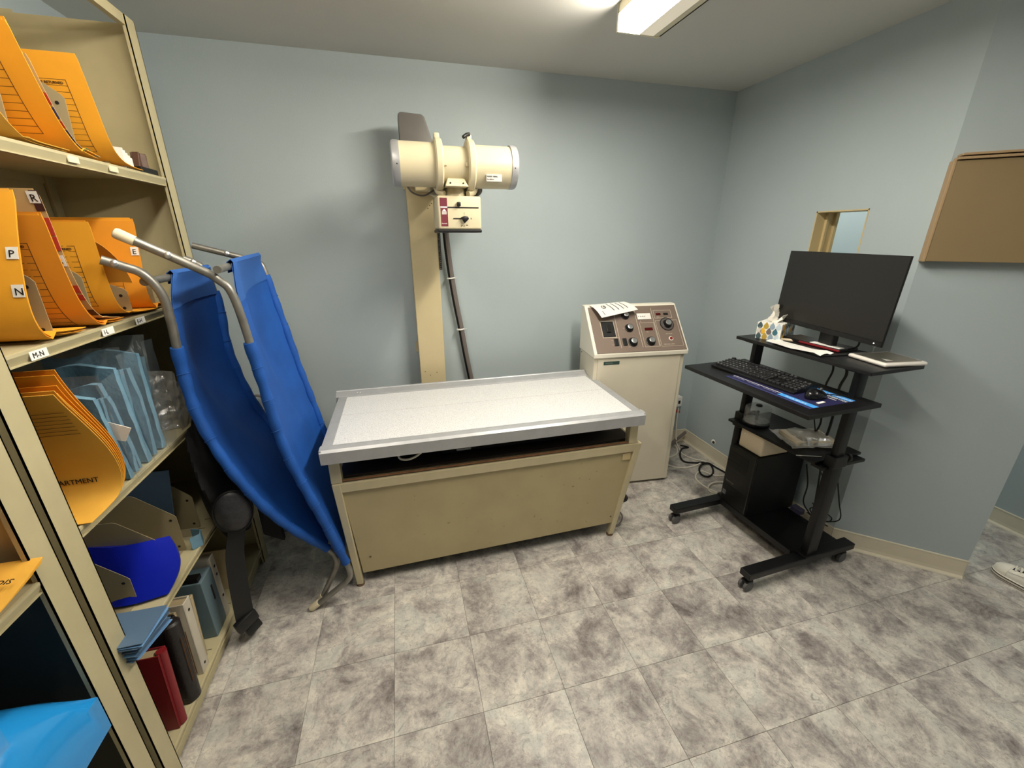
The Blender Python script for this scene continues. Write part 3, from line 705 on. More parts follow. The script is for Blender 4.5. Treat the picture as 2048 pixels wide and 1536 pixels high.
# keyboard
KT = Tr((1.637, 1.512, .9365), math.radians(7.0))      # local y runs along the keyboard, -x toward the user
t = thing('keyboard', 'black full-size keyboard on the cart tray', 'keyboard', (1.637, 1.512, .9365), math.radians(7.0))
b = NB(); prism(b, [(-.078, -.222, 0), (-.078, -.222, .010), (.070, -.222, .030), (.074, -.222, .026), (.074, -.222, 0)], V(0, 0, 0), V(0, .444, 0), T=KT, bev=.002); link('case', b, M['black'], t)
b = NB()
sl = math.atan2(.020, .148)
for r_i in range(6):
    x = .056-r_i*.0205-(.004 if r_i else -.002)
    for c_i in range(22):
        if c_i in (15, 18) and True: pass
        y = .205-c_i*.0195-(.004 if c_i > 14 else 0)-(.004 if c_i > 17 else 0)
        if y < -.215: continue
        if r_i == 0 and c_i in (1, 18, 19, 20, 21): continue
        if r_i in (3,) and c_i in (15, 16, 17): continue
        if r_i == 4 and c_i in (15, 17): continue
        if r_i == 5 and c_i in (4, 5, 6, 7, 8): continue
        zz = .012+(x+.078)/.148*.020
        box(b, x-.0085, x+.0085, y-.0085, y+.0085, zz-.004, zz+.007, .0022, T=KT, seg=1)
    if r_i == 5:
        zz = .012+(x+.078)/.148*.020; box(b, x-.0085, x+.0085, .205-8.5*.0195, .205-3.6*.0195, zz-.004, zz+.007, .0022, T=KT, seg=1)
ks = link('keys', b, mat('keycap_black', (40, 40, 42), .3), t); ks['kind'] = 'stuff'
b = NB()
for r_i in range(6):
    for c_i in range(22):
        if random.random() < .6: continue
        x = .056-r_i*.0205-(.004 if r_i else -.002); y = .205-c_i*.0195-(.004 if c_i > 14 else 0)-(.004 if c_i > 17 else 0)
        if y < -.215 or (r_i == 3 and c_i in (15, 16, 17)) or (r_i == 4 and c_i in (15, 17)) or (r_i == 5 and 3 < c_i < 9) or (r_i == 0 and c_i in (1, 18, 19, 20, 21)): continue
        zz = .0192+(x+.078)/.148*.020
        box(b, x-.001, x+.004, y-.002, y+.004, zz, zz+.0004, T=KT)
ks = link('key_legends', b, mat('legend_grey', (150, 150, 148), .5), t); ks['kind'] = 'stuff'
# mouse pad with print, mouse, sticky strip
t = thing('mouse_pad', 'navy and bright blue printed counter mat under keyboard and mouse', 'mat', (1.63, 1.36, .935), math.radians(3.5))
PT = Tr((1.632, 1.365, .9352), math.radians(3.5))
b = NB(); box(b, -.13, .13, -.215, .215, 0, .0012, T=PT); pad = link('mat_sheet', b, M['pad_navy'], t)
for nm, a, m_ in (('blue_band', (.095, .128, -.213, -.045), 'pad_blue'), ('blue_band', (-.108, -.078, -.213, -.05), 'pad_blue'), ('pale_band', (-.127, -.120, -.213, .213), 'lab_blue'), ('white_patch', (.07, .10, -.06, -.035), 'white'), ('pale_band', (-.082, -.079, -.05, .21), 'white')):
    b = NB(); box(b, *a, .0011, .0018, T=PT); link(nm, b, M[m_], pad)
u_ = PT.to_3x3() @ V(1, 0, 0); r_ = PT.to_3x3() @ V(0, -1, 0)
for s, x, y, sz in (('RADIOLOGY', .075, -.07, .017), ('SERVICE', .075, -.150, .017), ('x-ray sales', .055, -.07, .011), ('supplies', .055, -.150, .011), ('FILM & SERVICE', -.100, -.08, .014), ('CALL TODAY', .104, -.075, .015), ('24 HOURS', .104, -.155, .013)):
    text('mat_lettering', s, sz, M['white'], pad, PT @ V(x, y, .0019), r_, u_)
for k in range(3): text('mat_lettering', 'equipment parts supplies', .011, mat('pale_lilac_print', (150, 150, 190), .5), pad, PT @ V(-.098, .20-k*.085, .0019), r_, u_, sx=.6)
t = thing('mouse', 'black computer mouse on the blue mat', 'mouse', (1.648, 1.235, .937), math.radians(10))
QT = Tr((1.648, 1.235, .9372), math.radians(10))
b = NB(); bmesh.ops.create_uvsphere(b, u_segments=24, v_segments=14, radius=1)
for v in b.verts:
    z = max(v.co.z, -.25); v.co = QT @ V(v.co.x*.056, v.co.y*.032*(1+.1*v.co.x), (z+.25)*.030*(1-.25*v.co.x))
link('shell', b, mat('glossy_black', (18, 18, 20), .2), t, True)
b = NB(); lathe(b, [(-.003, .007), (.003, .007)], QT @ V(.034, 0, .030), QT.to_3x3() @ V(0, 1, 0), 14); link('scroll_wheel', b, M['caster'], t, True)
b = NB(); tube(b, [QT @ V(.054, 0, .008), QT @ V(.09, -.02, .004), QT @ V(.13, -.06, .004), QT @ V(.16, -.02, .004), QT @ V(.175, .02, .004)], .002, 6); link('mouse_cable', b, M['cable_black'], t, True)
b = NB(); box(b, -.012, .030, -.006, .006, 0, .003, .001, T=Tr((1.605, 1.178, .9372), math.radians(8))); tag(recentre(link('white_strip', b, M['white'])), 'small white strip beside the black mouse on the mat', 'strip')

# tissue box
t = thing('tissue_box', 'tissue box printed with white, blue and yellow drops, tissue pulled up', 'tissue box', (1.885, 1.70, 1.0802), math.radians(27))
BT = Tr((1.88, 1.702, 1.0802), math.radians(27))
def tb(nm, a, m_, parent=None, bev=0):
    b = NB(); box(b, *a, bev, T=BT); return link(nm, b, m_, parent or t)
bx = tb('carton', (-.112, .112, -.056, .056, 0, .083), M['white'], bev=.001)
drop_cols = [(196, 212, 222), (70, 92, 96), (236, 186, 60), (150, 172, 190), (60, 110, 124), (214, 208, 200), (190, 160, 70), (120, 110, 108)]
dm = [mat('drop_print_%d' % i, c, .5) for i, c in enumerate(drop_cols)]
b = NB()
def drop(o, r, u, n, s, mi):
    P = [(0, 1.25), (.55, .45), (.75, -.1), (.5, -.7), (0, -.95), (-.5, -.7), (-.75, -.1), (-.55, .45)]
    prism(b, [tuple(o+r*(a*s)+u*(c*s)) for a, c in P], n*0, n*.0008, mi=mi)
R3 = BT.to_3x3(); k = 0
for row in range(3):
    for c_ in range(4):
        drop(BT @ V(-.1121, -.042+c_*.028+(.012 if row % 2 else 0)*(c_ < 3), .014+row*.027), R3 @ V(0, 1, 0), V(0, 0, 1), R3 @ V(-1, 0, 0), .0165, (k*3) % 8); k += 1
    for c_ in range(8):
        drop(BT @ V(-.098+c_*.027+(.010 if row % 2 else 0)*(c_ < 7), -.0561, .014+row*.027), R3 @ V(1, 0, 0), V(0, 0, 1), R3 @ V(0, -1, 0), .0165, (k*5+1) % 8); k += 1
link('printed_drops', b, dm, bx)
b = NB(); lathe(b, [(0, .03), (.0006, .03)], BT @ V(0, 0, .083), (0, 0, 1), 24)
for v in b.verts:
    l = BT.inverted() @ v.co; l.x *= 2.2; v.co = BT @ l
link('opening_film', b, M['film'], bx)
b = NB(); rows = []
for i in range(9):
    a = -1+2*i/8; rows.append([BT @ V(a*.085*(1-.2*k/6)+.004*math.sin(i*2.1+k), .014*math.sin(i*1.9+k*.6)+k*.004, .080+k/6*.085*(1-.6*a*a)) for k in range(7)])
slab(b, rows, .0012); rows = [[BT @ V((-1+2*i/8)*.05-.01, -.012+.01*math.sin(i*1.3)-k*.005, .080+k/5*.045*(1-.5*(-1+2*i/8)**2)) for k in range(6)] for i in range(9)]
slab(b, rows, .0012); link('tissue', b, M['tissue_w'], t, True)
# folded paper, binder with slip, covered dish, small roll
b = NB(); PT2 = Tr((1.778, 1.47, 1.081), math.radians(3))
slab(b, [[PT2 @ V(-.045+.080*i/4+.006*math.sin(k), -.140+.28*k/8, .004+.008*abs(math.sin(k*.8+i))*(1 if k in (0, 1, 8) else .35)) for k in range(9)] for i in range(5)], .0015)
tag(recentre(link('folded_paper', b, M['white'])), 'folded white paper at the front edge of the monitor shelf', 'paper')
t = thing('binder', 'dark red and black flat case lying under the monitor stand', 'case', (1.905, 1.48, 1.0866), math.radians(2))
GT = Tr((1.915, 1.47, 1.0868), math.radians(2))
b = NB(); box(b, -.055, .06, -.125, .16, 0, .014, .003, T=GT); link('case_body', b, M['black'], t)
b = NB(); box(b, -.060, -.050, -.125, .07, .002, .011, .002, T=GT); link('red_edge', b, M['red_leather'], t)
b = NB(); box(b, -.056, -.02, -.115, .02, .0142, .016, T=GT @ Matrix.Rotation(math.radians(3), 4, 'Z')); link('paper_slip', b, M['white'], t)
b = NB(); tube(b, [(1.81, 1.62, 1.088), (1.835, 1.605, 1.088), (1.87, 1.57, 1.088)], .007, 10, 3); tag(recentre(link('paper_roll', b, M['beige_plastic'], smooth=True)), 'small beige roll beside the tissue box', 'roll')
t = thing('drive_enclosure', 'flat white device with rounded corners and grey top on the shelf end', 'device', (1.955, 1.205, 1.0802), math.radians(-4))
HT = Tr((1.952, 1.208, 1.0802), math.radians(-7))
b = NB(); box(b, -.10, .10, -.085, .085, 0, .017, .008, T=HT, seg=3); link('case', b, mat('pearl_plastic', (236, 230, 222), .3), t, True)
b = NB(); box(b, -.085, .085, -.07, .07, .0165, .0185, .001, T=HT); link('grey_lid', b, mat('grey_lid', (128, 122, 110), .25), t)
b = NB(); prism(b, [(-.06, -.05, .0186), (-.03, -.05, .0186), (-.05, -.02, .0186)], V(0, 0, 0), V(0, 0, .0005), T=HT); link('sticker', b, M['white'], t)
# small clear vial standing on the shelf
b = NB(); lathe(b, [(0, .008), (.004, .008), (.005, .003), (.03, .003), (.031, .006), (.05, .006), (.052, .002), (.066, .002)], (2.0, 1.30, 1.0802), (0, 0, 1), 14)
tag(recentre(link('syringe', b, M['film_milky'], smooth=True)), 'small clear plastic syringe upright behind the white device', 'syringe')

# disc spindle
t = thing('disc_spindle', 'clear domed disc spindle on the cart middle shelf', 'disc case', (1.80, 1.625, .6165))
o = (1.80, 1.628, .6165)
b = NB(); lathe(b, [(0, .064), (.004, .066), (.014, .066), (.016, .062)], o, (0, 0, 1), 36); link('base', b, M['black'], t, True)
b = NB(); lathe(b, [(.014, .0075), (.075, .0075), (.078, .004)], o, (0, 0, 1), 16); link('spindle_post', b, mat('grey_post', (66, 62, 58), .5), t, True)
b = NB(); lathe(b, [(.015, .060), (.026, .060)], o, (0, 0, 1), 36); link('discs', b, mat('disc_silver', (150, 152, 146), .25, metal=.5), t, True)
b = NB(); lathe(b, [(.015, .0635), (.095, .0625), (.102, .058), (.104, .02)], o, (0, 0, 1), 36); link('dome', b, M['film_disc'], t, True)
b = NB(); lathe(b, [(.104, .016), (.112, .015), (.114, .010)], o, (0, 0, 1), 18); link('dome_knob', b, M['black'], t, True)
# plastic bag with a box in it
t = thing('bagged_box', 'beige flat box wrapped in a crinkled clear bag on the middle shelf', 'bag', (1.90, 1.40, .6165), math.radians(-12))
GT = Tr((1.895, 1.405, .6165), math.radians(-14))
b = NB(); box(b, -.10, .10, -.07, .07, .002, .028, .005, T=GT); link('box', b, M['beige_plastic'], t)
b = NB(); rows = []
for i in range(13):
    for_x = -.135+.27*i/12
    rows.append([GT @ V(for_x+random.uniform(-.006, .006), -.10+.20*k/9+random.uniform(-.005, .005), (.034 if (2 < i < 10 and 1 < k < 8) else .008)+random.uniform(0, .008)) for k in range(10)])
slab(b, rows, .001); link('bag_film', b, M['film_milky'], t)
b = NB(); box(b, -.055, .055, -.0015, .0015, 0, .002, T=Tr((1.76, 1.275, .6172), math.radians(-22))); tag(recentre(link('white_stick', b, M['white'])), 'thin white stick on the near end of the middle shelf', 'stick')
# pc tower + white box
t = thing('computer_tower', 'black desktop computer tower standing on the cart base tray', 'computer', (1.90, 1.60, .105), math.radians(1.5))
CT = Tr((1.905, 1.605, .1045), math.radians(1.5))
b = NB(); box(b, -.165, .165, -.09, .09, 0, .368, .003, T=CT); link('case', b, mat('tower_black', (16, 16, 17), .5), t)
b = NB(); box(b, -.180, -.164, -.089, .089, .003, .366, .004, T=CT); fp = link('front_bezel', b, mat('bezel_black', (30, 29, 28), .4), t)
for z0, z1 in ((.29, .335), (.24, .282)):
    b = NB(); box(b, -.1815, -.179, -.05, .082, z0, z1, .001, T=CT); link('drive_bay', b, M['black'], fp)
b = NB()
for k in range(14): box(b, -.1815, -.179, -.08, .08, .02+k*.008, .0235+k*.008, T=CT)
link('vent', b, M['black'], fp)
rT = CT.to_3x3() @ V(0, -1, 0)
text('lettering', 'lenovo', .020, mat('grey_logo', (120, 118, 112), .4), fp, CT @ V(-.1820, .068, .145), rT, (0, 0, 1))
b = NB(); box(b, -.1815, -.18, .055, .078, .055, .085, T=CT); link('sticker', b, mat('grey_sticker', (130, 130, 140), .4), fp)
b = NB(); box(b, -.150, .04, -.085, .068, .3692, .4915, .012, T=CT, seg=3)
o = link('network_box', b, M['beige_plastic'], smooth=True); recentre(o); tag(o, 'beige plastic box on top of the black computer tower', 'box')
b = NB()
for y in (.035, .015): lathe(b, [(0, .004), (.002, .003)], CT @ V(-.150, y, .455), CT.to_3x3() @ V(-1, 0, 0), 10)
lathe(b, [(0, .003), (.002, .002)], CT @ V(-.150, .01, .385), CT.to_3x3() @ V(-1, 0, 0), 10)
l_ = link('indicator', b, mat('pearl', (250, 246, 236), .2), o)

# cables under and behind the desk
def cable(name, label, pts, r, m_, n=8):
    b = NB(); tube(b, pts, r, 8, n); return tag(recentre(link(name, b, m_, smooth=True)), label, 'cable')
cable('hanging_cable', 'thin black cord hanging behind the cart between upper shelf and tray', [(1.93, 1.42, 1.06), (1.95, 1.41, .98), (1.945, 1.42, .90), (1.94, 1.41, .80), (1.95, 1.40, .70), (1.99, 1.46, .58)], .0045, M['cable_black'])
cable('hanging_cable', 'thicker black cord looping beside the thin one behind the cart', [(1.94, 1.38, 1.06), (1.97, 1.36, .98), (1.965, 1.37, .90), (1.96, 1.36, .78), (1.975, 1.37, .68), (2.0, 1.40, .55)], .006, M['cable_black'])
cable('hanging_cable', 'thin black cord slanting under the keyboard tray', [(1.86, 1.42, .91), (1.89, 1.42, .82), (1.93, 1.42, .72), (1.97, 1.42, .62)], .0028, M['cable_black'])
t = thing('cord_tangle', 'tangle of black cords hanging behind the cart beside the tower', 'cable', (2.05, 1.36, .15))
def c2(pts, r=.003):
    b = NB(); tube(b, pts, r, 6, 8); link('cord', b, M['cable_black'], t, True)
c2([(2.04, 1.44, .60), (2.05, 1.43, .45), (2.06, 1.37, .36), (2.08, 1.33, .27), (2.06, 1.37, .2), (2.05, 1.35, .15)])
c2([(2.02, 1.42, .60), (2.04, 1.41, .48), (2.05, 1.40, .36), (2.045, 1.38, .2), (2.05, 1.36, .12)], .004)
c2([(2.07, 1.33, .42), (2.10, 1.35, .40), (2.07, 1.29, .30), (2.08, 1.27, .20), (2.05, 1.34, .15), (2.06, 1.42, .14)])
c2([(2.05, 1.40, .22), (2.06, 1.32, .16), (2.07, 1.30, .19), (2.05, 1.36, .21), (2.06, 1.41, .17), (2.07, 1.37, .13), (2.06, 1.30, .14)])
c2([(2.03, 1.47, .42), (2.05, 1.45, .30), (2.04, 1.44, .2), (2.06, 1.40, .14)], .0035)
b = NB(); box(b, 2.02, 2.06, 1.43, 1.49, .117, .15, .006); link('blue_connector', b, mat('violet_grey', (74, 72, 96), .5), t)

# cables on the floor between console and cart
def fl(L_, z=.006): return [(x, y, z) for x, y in L_]
cable('black_floor_cord', 'black power cord with a loop on the floor between console and cart', fl([(2.045, 2.484), (2.085, 2.44), (2.02, 2.43), (1.945, 2.349), (1.914, 2.262), (1.98, 2.223)])+[(2.064, 2.195, .009), (2.057, 2.135, .008), (2.004, 2.064, .007), (1.939, 2.04, .007), (1.92, 2.086, .008), (1.971, 2.158, .014), (2.052, 2.18, .018)]+fl([(2.085, 2.12), (2.105, 2.0), (2.10, 1.80)]), .0065, M['cable_black'])
cable('white_floor_cord', 'white cord dropping from the wall plug and running over the tiles behind the console', [(1.99, 2.50, .33), (1.985, 2.49, .2), (1.99, 2.47, .06), (2.002, 2.436, .008), (1.976, 2.362, .005), (2.01, 2.276, .005), (2.048, 2.195, .021), (2.095, 2.15, .005), (2.11, 2.05, .005)], .0042, M['cable_white'])
cable('white_arc_cord', 'white cord arcing out from the foot of the console', fl([(1.72, 2.30), (1.781, 2.236), (1.809, 2.203), (1.877, 2.184), (1.963, 2.190), (2.02, 2.21)], .005), .0052, M['cable_white'])
cable('white_curl', 'small white cord curl close to the right side of the console', fl([(2.007, 2.50), (1.996, 2.458), (1.941, 2.381), (1.861, 2.344), (1.80, 2.36)], .005), .0052, M['cable_white'])
cable('white_network_cord', 'white cord making a wide loop on the floor in front of the tower', fl([(2.10, 1.98), (2.063, 2.025), (2.004, 2.040), (1.956, 2.112), (1.896, 2.094), (1.85, 2.042), (1.841, 1.967), (1.857, 1.903), (1.88, 1.861), (1.92, 1.80)], .005), .0052, M['cable_white'])
cable('white_loop_cord', 'tight white cord loop at the end of the cart far foot bar', fl([(2.02, 1.93), (1.981, 1.952), (1.918, 1.958), (1.861, 1.931), (1.831, 1.888), (1.848, 1.855), (1.892, 1.845)], .013), .0052, M['cable_white'])
cable('grey_hose', 'grey flexible hose strapped at the baseboard corner behind the console', [(1.80, 2.40, .045), (1.92, 2.45, .05), (2.02, 2.49, .07), (2.10, 2.515, .10)], .012, M['cable_grey'])
t = thing('wall_plug_adapter', 'white plug adapter on the back wall beside the console', 'plug', (2.0, 2.545, .30))
b = NB(); box(b, 1.985, 2.03, 2.52, 2.567, .33, .41, .004); link('adapter', b, M['white'], t)
b = NB(); box(b, 1.997, 2.013, 2.516, 2.521, .355, .38); link('socket_face', b, M['black'], t)
b = NB(); box(b, 1.985, 2.01, 2.50, 2.56, .285, .300, .003); link('red_plug', b, M['lab_red'], t)
t = thing('foot_pedal', 'black rubber foot pedal on the floor behind the table right leg', 'pedal', (1.25, 1.99, 0))
b = NB(); lathe(b, [(0, .05), (.012, .05), (.03, .042), (.036, .03)], (1.235, 1.99, 0), (0, 0, 1), 28); link('dome', b, M['black'], t, True)
b = NB(); lathe(b, [(0, .056), (.006, .056), (.008, .052)], (1.235, 1.99, 0), (0, 0, 1), 28); link('rim', b, M['cable_black'], t, True)
cable('table_cord', 'short grey cord curling out beside the right leg of the table', [(1.03, 1.80, .03), (1.09, 1.76, .09), (1.115, 1.74, .06), (1.09, 1.73, .02), (1.05, 1.74, .02), (1.09, 1.76, .05)], .004, M['cable_grey'])

# ================================================================== BROWN BOARD on the angled wall
AX = V(2.531-2.137, .963-1.318, 0).normalized(); AN = V(AX.y, -AX.x, 0)
if AN.x > 0: AN = -AN
AT = Matrix((AX, -AN, V(0, 0, 1))).transposed().to_4x4(); AT.translation = V(2.137, 1.318, 0)
t = thing('brown_board_cabinet', 'flat brown boxed board with a lipped top hung on the angled wall', 'board', tuple(AT @ V(.26, -.03, 1.48)), math.atan2(AX.y, AX.x))
b = NB(); box(b, .006, .515, -.042, -.001, 1.478, 1.85, .002, T=AT); link('panel', b, M['brown_board'], t)
b = NB(); box(b, -.004, .006, -.044, -.001, 1.476, 1.852, .002, T=AT); link('side_edge', b, M['brown_edge'], t)
b = NB(); box(b, .006, .515, -.052, -.001, 1.853, 1.862, .001, T=AT); link('top_lip', b, M['brown_edge'], t)
b = NB(); box(b, .014, .515, -.056, -.001, 1.866, 1.874, .001, T=AT); link('top_lip', b, M['brown_edge'], t)

# ================================================================== SNEAKER
t = thing('sneaker', 'black and white low canvas sneaker on the floor past the angled wall', 'shoe', (2.755, .815, 0), math.radians(93))
ST = Tr((2.755, .815, 0), math.radians(93))           # local +x to the toe
def foot_w(s):   # half width along the sole, s 0 heel .. 1 toe
    return .032+.018*math.sin(min(1, s*1.15)*PI*.62) if s < .78 else (.032+.018*math.sin(min(1, s*1.15)*PI*.62))*math.sqrt(max(0, 1-((s-.78)/.225)**2))
def outline(z, grow=0, n=26):
    L_ = .285; pts = []
    for side in (1, -1):
        rng = range(n) if side == 1 else range(n-1, -1, -1)
        for i in rng:
            s = i/(n-1); s2 = .5-.5*math.cos(PI*s)
            w_ = (foot_w(s2) if s2 > .08 else foot_w(.08)*math.sqrt(max(0, 1-((.08-s2)/.082)**2)))+grow
            pts.append(ST @ V(-.14+L_*s2, side*max(w_, .001), z))
    return pts
def loft(bm, rings):
    R = [[bm.verts.new(p) for p in r] for r in rings]; n = len(R[0])
    for i in range(len(R)-1):
        for k in range(n): bm.faces.new((R[i][k], R[i][(k+1) % n], R[i+1][(k+1) % n], R[i+1][k]))
    bm.faces.new(R[0][::-1]); bm.faces.new(R[-1])
b = NB(); loft(b, [outline(0, -.002), outline(.004, .003), outline(.026, .004), outline(.028, 0)]); link('sole', b, M['shoe_white'], t, True)
b = NB(); loft(b, [outline(.0205, .0052), outline(.0242, .0056)]); link('sole_stripe', b, M['ink_black'], t)
b = NB(); loft(b, [outline(.008, .0046), outline(.0105, .0050)]); link('sole_stripe', b, M['ink_black'], t)
rows = []
def upper_h(s): return .088 if s < .35 else (.088-.045*(s-.35)/.4 if s < .75 else .043*math.sqrt(max(0.02, 1-((s-.75)/.27)**2)))
def up_pt(s, a, off=0):
    w_ = (foot_w(s) if s > .08 else foot_w(.08)*math.sqrt(max(0.01, 1-((.08-s)/.082)**2)))-.001+off; h = upper_h(s)
    return ST @ V(-.14+.283*s, w_*math.cos(a), .026+h*math.sin(a)**.9+off if a > 0 else .026)
b = NB(); slab(b, [[up_pt(.03+.94*i/18, PI*k/14) for k in range(15)] for i in range(19)], -.001); link('upper', b, M['shoe_canvas'], t, True)
b = NB(); slab(b, [[up_pt(.36+.42*i/8, PI*(.34+.32*k/5), .0012) for k in range(6)] for i in range(9)], .0008); link('tongue', b, M['shoe_black'], t, True)
b = NB(); slab(b, [[up_pt(.80+.19*i/6, PI*k/12, .0015) for k in range(13)] for i in range(7)], -.001); link('toe_cap', b, M['shoe_white'], t, True)
b = NB()
for k in range(6):
    s = .44+.06*k; w_ = .5
    tube(b, [up_pt(s, PI*.32, .003), up_pt(s+.01, PI*.5, .004), up_pt(s, PI*.68, .003)], .0032, 6, 3)
    tube(b, [up_pt(s, PI*.33, .003), up_pt(s+.03, PI*.5, .005), up_pt(s+.055, PI*.67, .003)], .0032, 6, 3)
link('laces', b, M['shoe_white'], t, True)
b = NB(); slab(b, [[up_pt(.42+.37*i/8, PI*.30-PI*.05*k, .0022) for k in range(3)] for i in range(9)], .0008); slab(b, [[up_pt(.42+.37*i/8, PI*.70+PI*.05*k, .0022) for k in range(3)] for i in range(9)], .0008)
link('eyelet_strip', b, M['shoe_white'], t)

# ================================================================== SHELVING UNITS
SX = -.80            # front plane
DEP = .375
def shelf_unit(y0, y1, levels, label, rail=True):
    t = thing('shelving_unit', label, 'shelf', (SX-DEP/2, (y0+y1)/2, 0), group=None)
    zt = 2.258
    for y in (y0+.004, y1-.006):
        b = NB(); box(b, SX-DEP, SX-.012, y, y+.002, .02, zt); link('side_panel', b, M['beige_steel'], t)
    for y, s in ((y0, 1), (y1, -1)):
        for x, xs in ((SX, -1), (SX-DEP, 1)):
            b = NB()
            a, c_ = (y, y+s*.058)
            box(b, min(x, x+xs*.003), max(x, x+xs*.003), min(a, c_), max(a, c_), 0, zt+.01)
            box(b, min(x, x+xs*.045), max(x, x+xs*.045), min(y, y+s*.003), max(y, y+s*.003), 0, zt+.01)
            box(b, min(x, x+xs*.012), max(x, x+xs*.012), min(c_-s*.003, c_), max(c_-s*.003, c_), 0, zt+.01)
            link('post', b, M['beige_steel'], t)
    b = NB(); box(b, SX-DEP, SX-DEP+.002, y0+.01, y1-.01, .05, zt); link('back_panel', b, M['beige_steel'], t)
    for z in levels:
        b = NB()
        box(b, SX-DEP+.004, SX-.004, y0+.006, y1-.006, z-.003, z)
        prism(b, [(SX-.006, y0+.058, z+.002), (SX-.001, y0+.058, z+.001), (SX-.001, y0+.058, z-.006), (SX-.010, y0+.058, z-.028), (SX-.014, y0+.058, z-.028)], V(0, 0, 0), V(0, y1-y0-.116, 0))
        box(b, SX-.020, SX-.004, y0+.058, y1-.058, z-.028, z-.025)
        box(b, SX-DEP+.004, SX-DEP+.007, y0+.006, y1-.006, z-.028, z)
        link('shelf', b, M['beige_steel'], t)
    b = NB(); box(b, SX-.022, SX-.004, y0+.055, y1-.055, zt-.02, zt+.012); link('top_rail', b, M['beige_steel'], t)
    b = NB(); box(b, SX-.030, SX-.022, y0+.02, y1-.02, .0, .05); link('kick_plate', b, M['beige_steel'], t)
    return t
Z1, Z2, Z3, Z4, Z5 = 1.782, 1.345, .915, .498, .088
u1 = shelf_unit(1.050-.052, 2.012, (Z1, Z2, Z3, Z4, Z5), 'beige steel shelving unit nearer the back wall, full of files')
W1, W2, W3, W4, W5 = 1.782, 1.345, .885, .462, .088
u2 = shelf_unit(.085, .978, (W1, W2, W3, W4, W5), 'beige steel shelving unit at the lower left, nearest the camera')
bay_shade = mat('bay_shade_dark', (50, 53, 50), .7, var=.1)  # dark sheets added inside the lower bays in place of their deep shade
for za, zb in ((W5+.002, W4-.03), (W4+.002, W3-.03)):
    b = NB(); box(b, SX-DEP+.006, SX-.024, .962, .968, za, zb); box(b, SX-DEP+.003, SX-DEP+.008, .095, .962, za, zb); link('bay_shade_panel', b, bay_shade, u2)
# hand-written shelf labels
for s, y, z in (('M-N', 1.115, Z2), ('I-L', 1.36, Z2), ('E-H', 1.52, Z2)):
    b = NB(); box(b, SX-.002, SX-.0008, y, y+.05, z-.024, z-.004); l_ = link('shelf_label', b, M['white'], u1)
    text('handwriting', s, .017, M['ink_black'], l_, (SX-.0005, y+.006, z-.020), (0, 1, 0), (0, 0, 1))
for y in (1.45, 1.62):
    b = NB(); box(b, SX-.002, SX+.0005, y, y+.04, Z1-.020, Z1-.004); link('shelf_label', b, M['tip'], u1)
# slits punched in the lower shelves
b = NB()
for z, xs in ((Z4, ((-.84, 1.60), (-.84, 1.66))), (Z5, ((-.84, 1.46), (-.835, 1.40), (-.85, 1.25), (-.84, 1.62)))):
    for x, y in xs: box(b, x-.012, x+.012, y, y+.002, z, z+.0006)
link('shelf_slit', b, M['ink_black'], u1)

# ---- J-shaped hanging jackets: profile in (y, z), swept in x
def resample(P, n):
    L_ = [0]
    for a, b_ in zip(P, P[1:]): L_.append(L_[-1]+(b_-a).length)
    out = []
    for i in range(n):
        s = L_[-1]*i/(n-1); j = 0
        while j < len(P)-2 and L_[j+1] < s: j += 1
        tt = (s-L_[j])/max(1e-9, L_[j+1]-L_[j]); out.append(P[j].lerp(P[j+1], tt))
    return out, L_[-1]
def jprofile(pts, n=28):
    P = smoothpath([(0, y, z) for y, z in pts], 6); return resample(P, n)
def jpoint(prof, L_, s, x, off=0):
    """point at arc length s from the top, off toward the camera side"""
    n = len(prof); f = max(0, min(n-1.001, s/L_*(n-1))); i = int(f); p = prof[i].lerp(prof[i+1], f-i)
    d = (prof[i+1]-prof[i]).normalized(); nn = V(0, d.z, -d.y)      # toward -y when the sheet hangs down
    if nn.y > 0: nn = -nn
    if abs(d.z) < .3: nn = V(0, -abs(d.z), abs(d.y)).normalized()
    return V(x, p.y, p.z)+nn*off
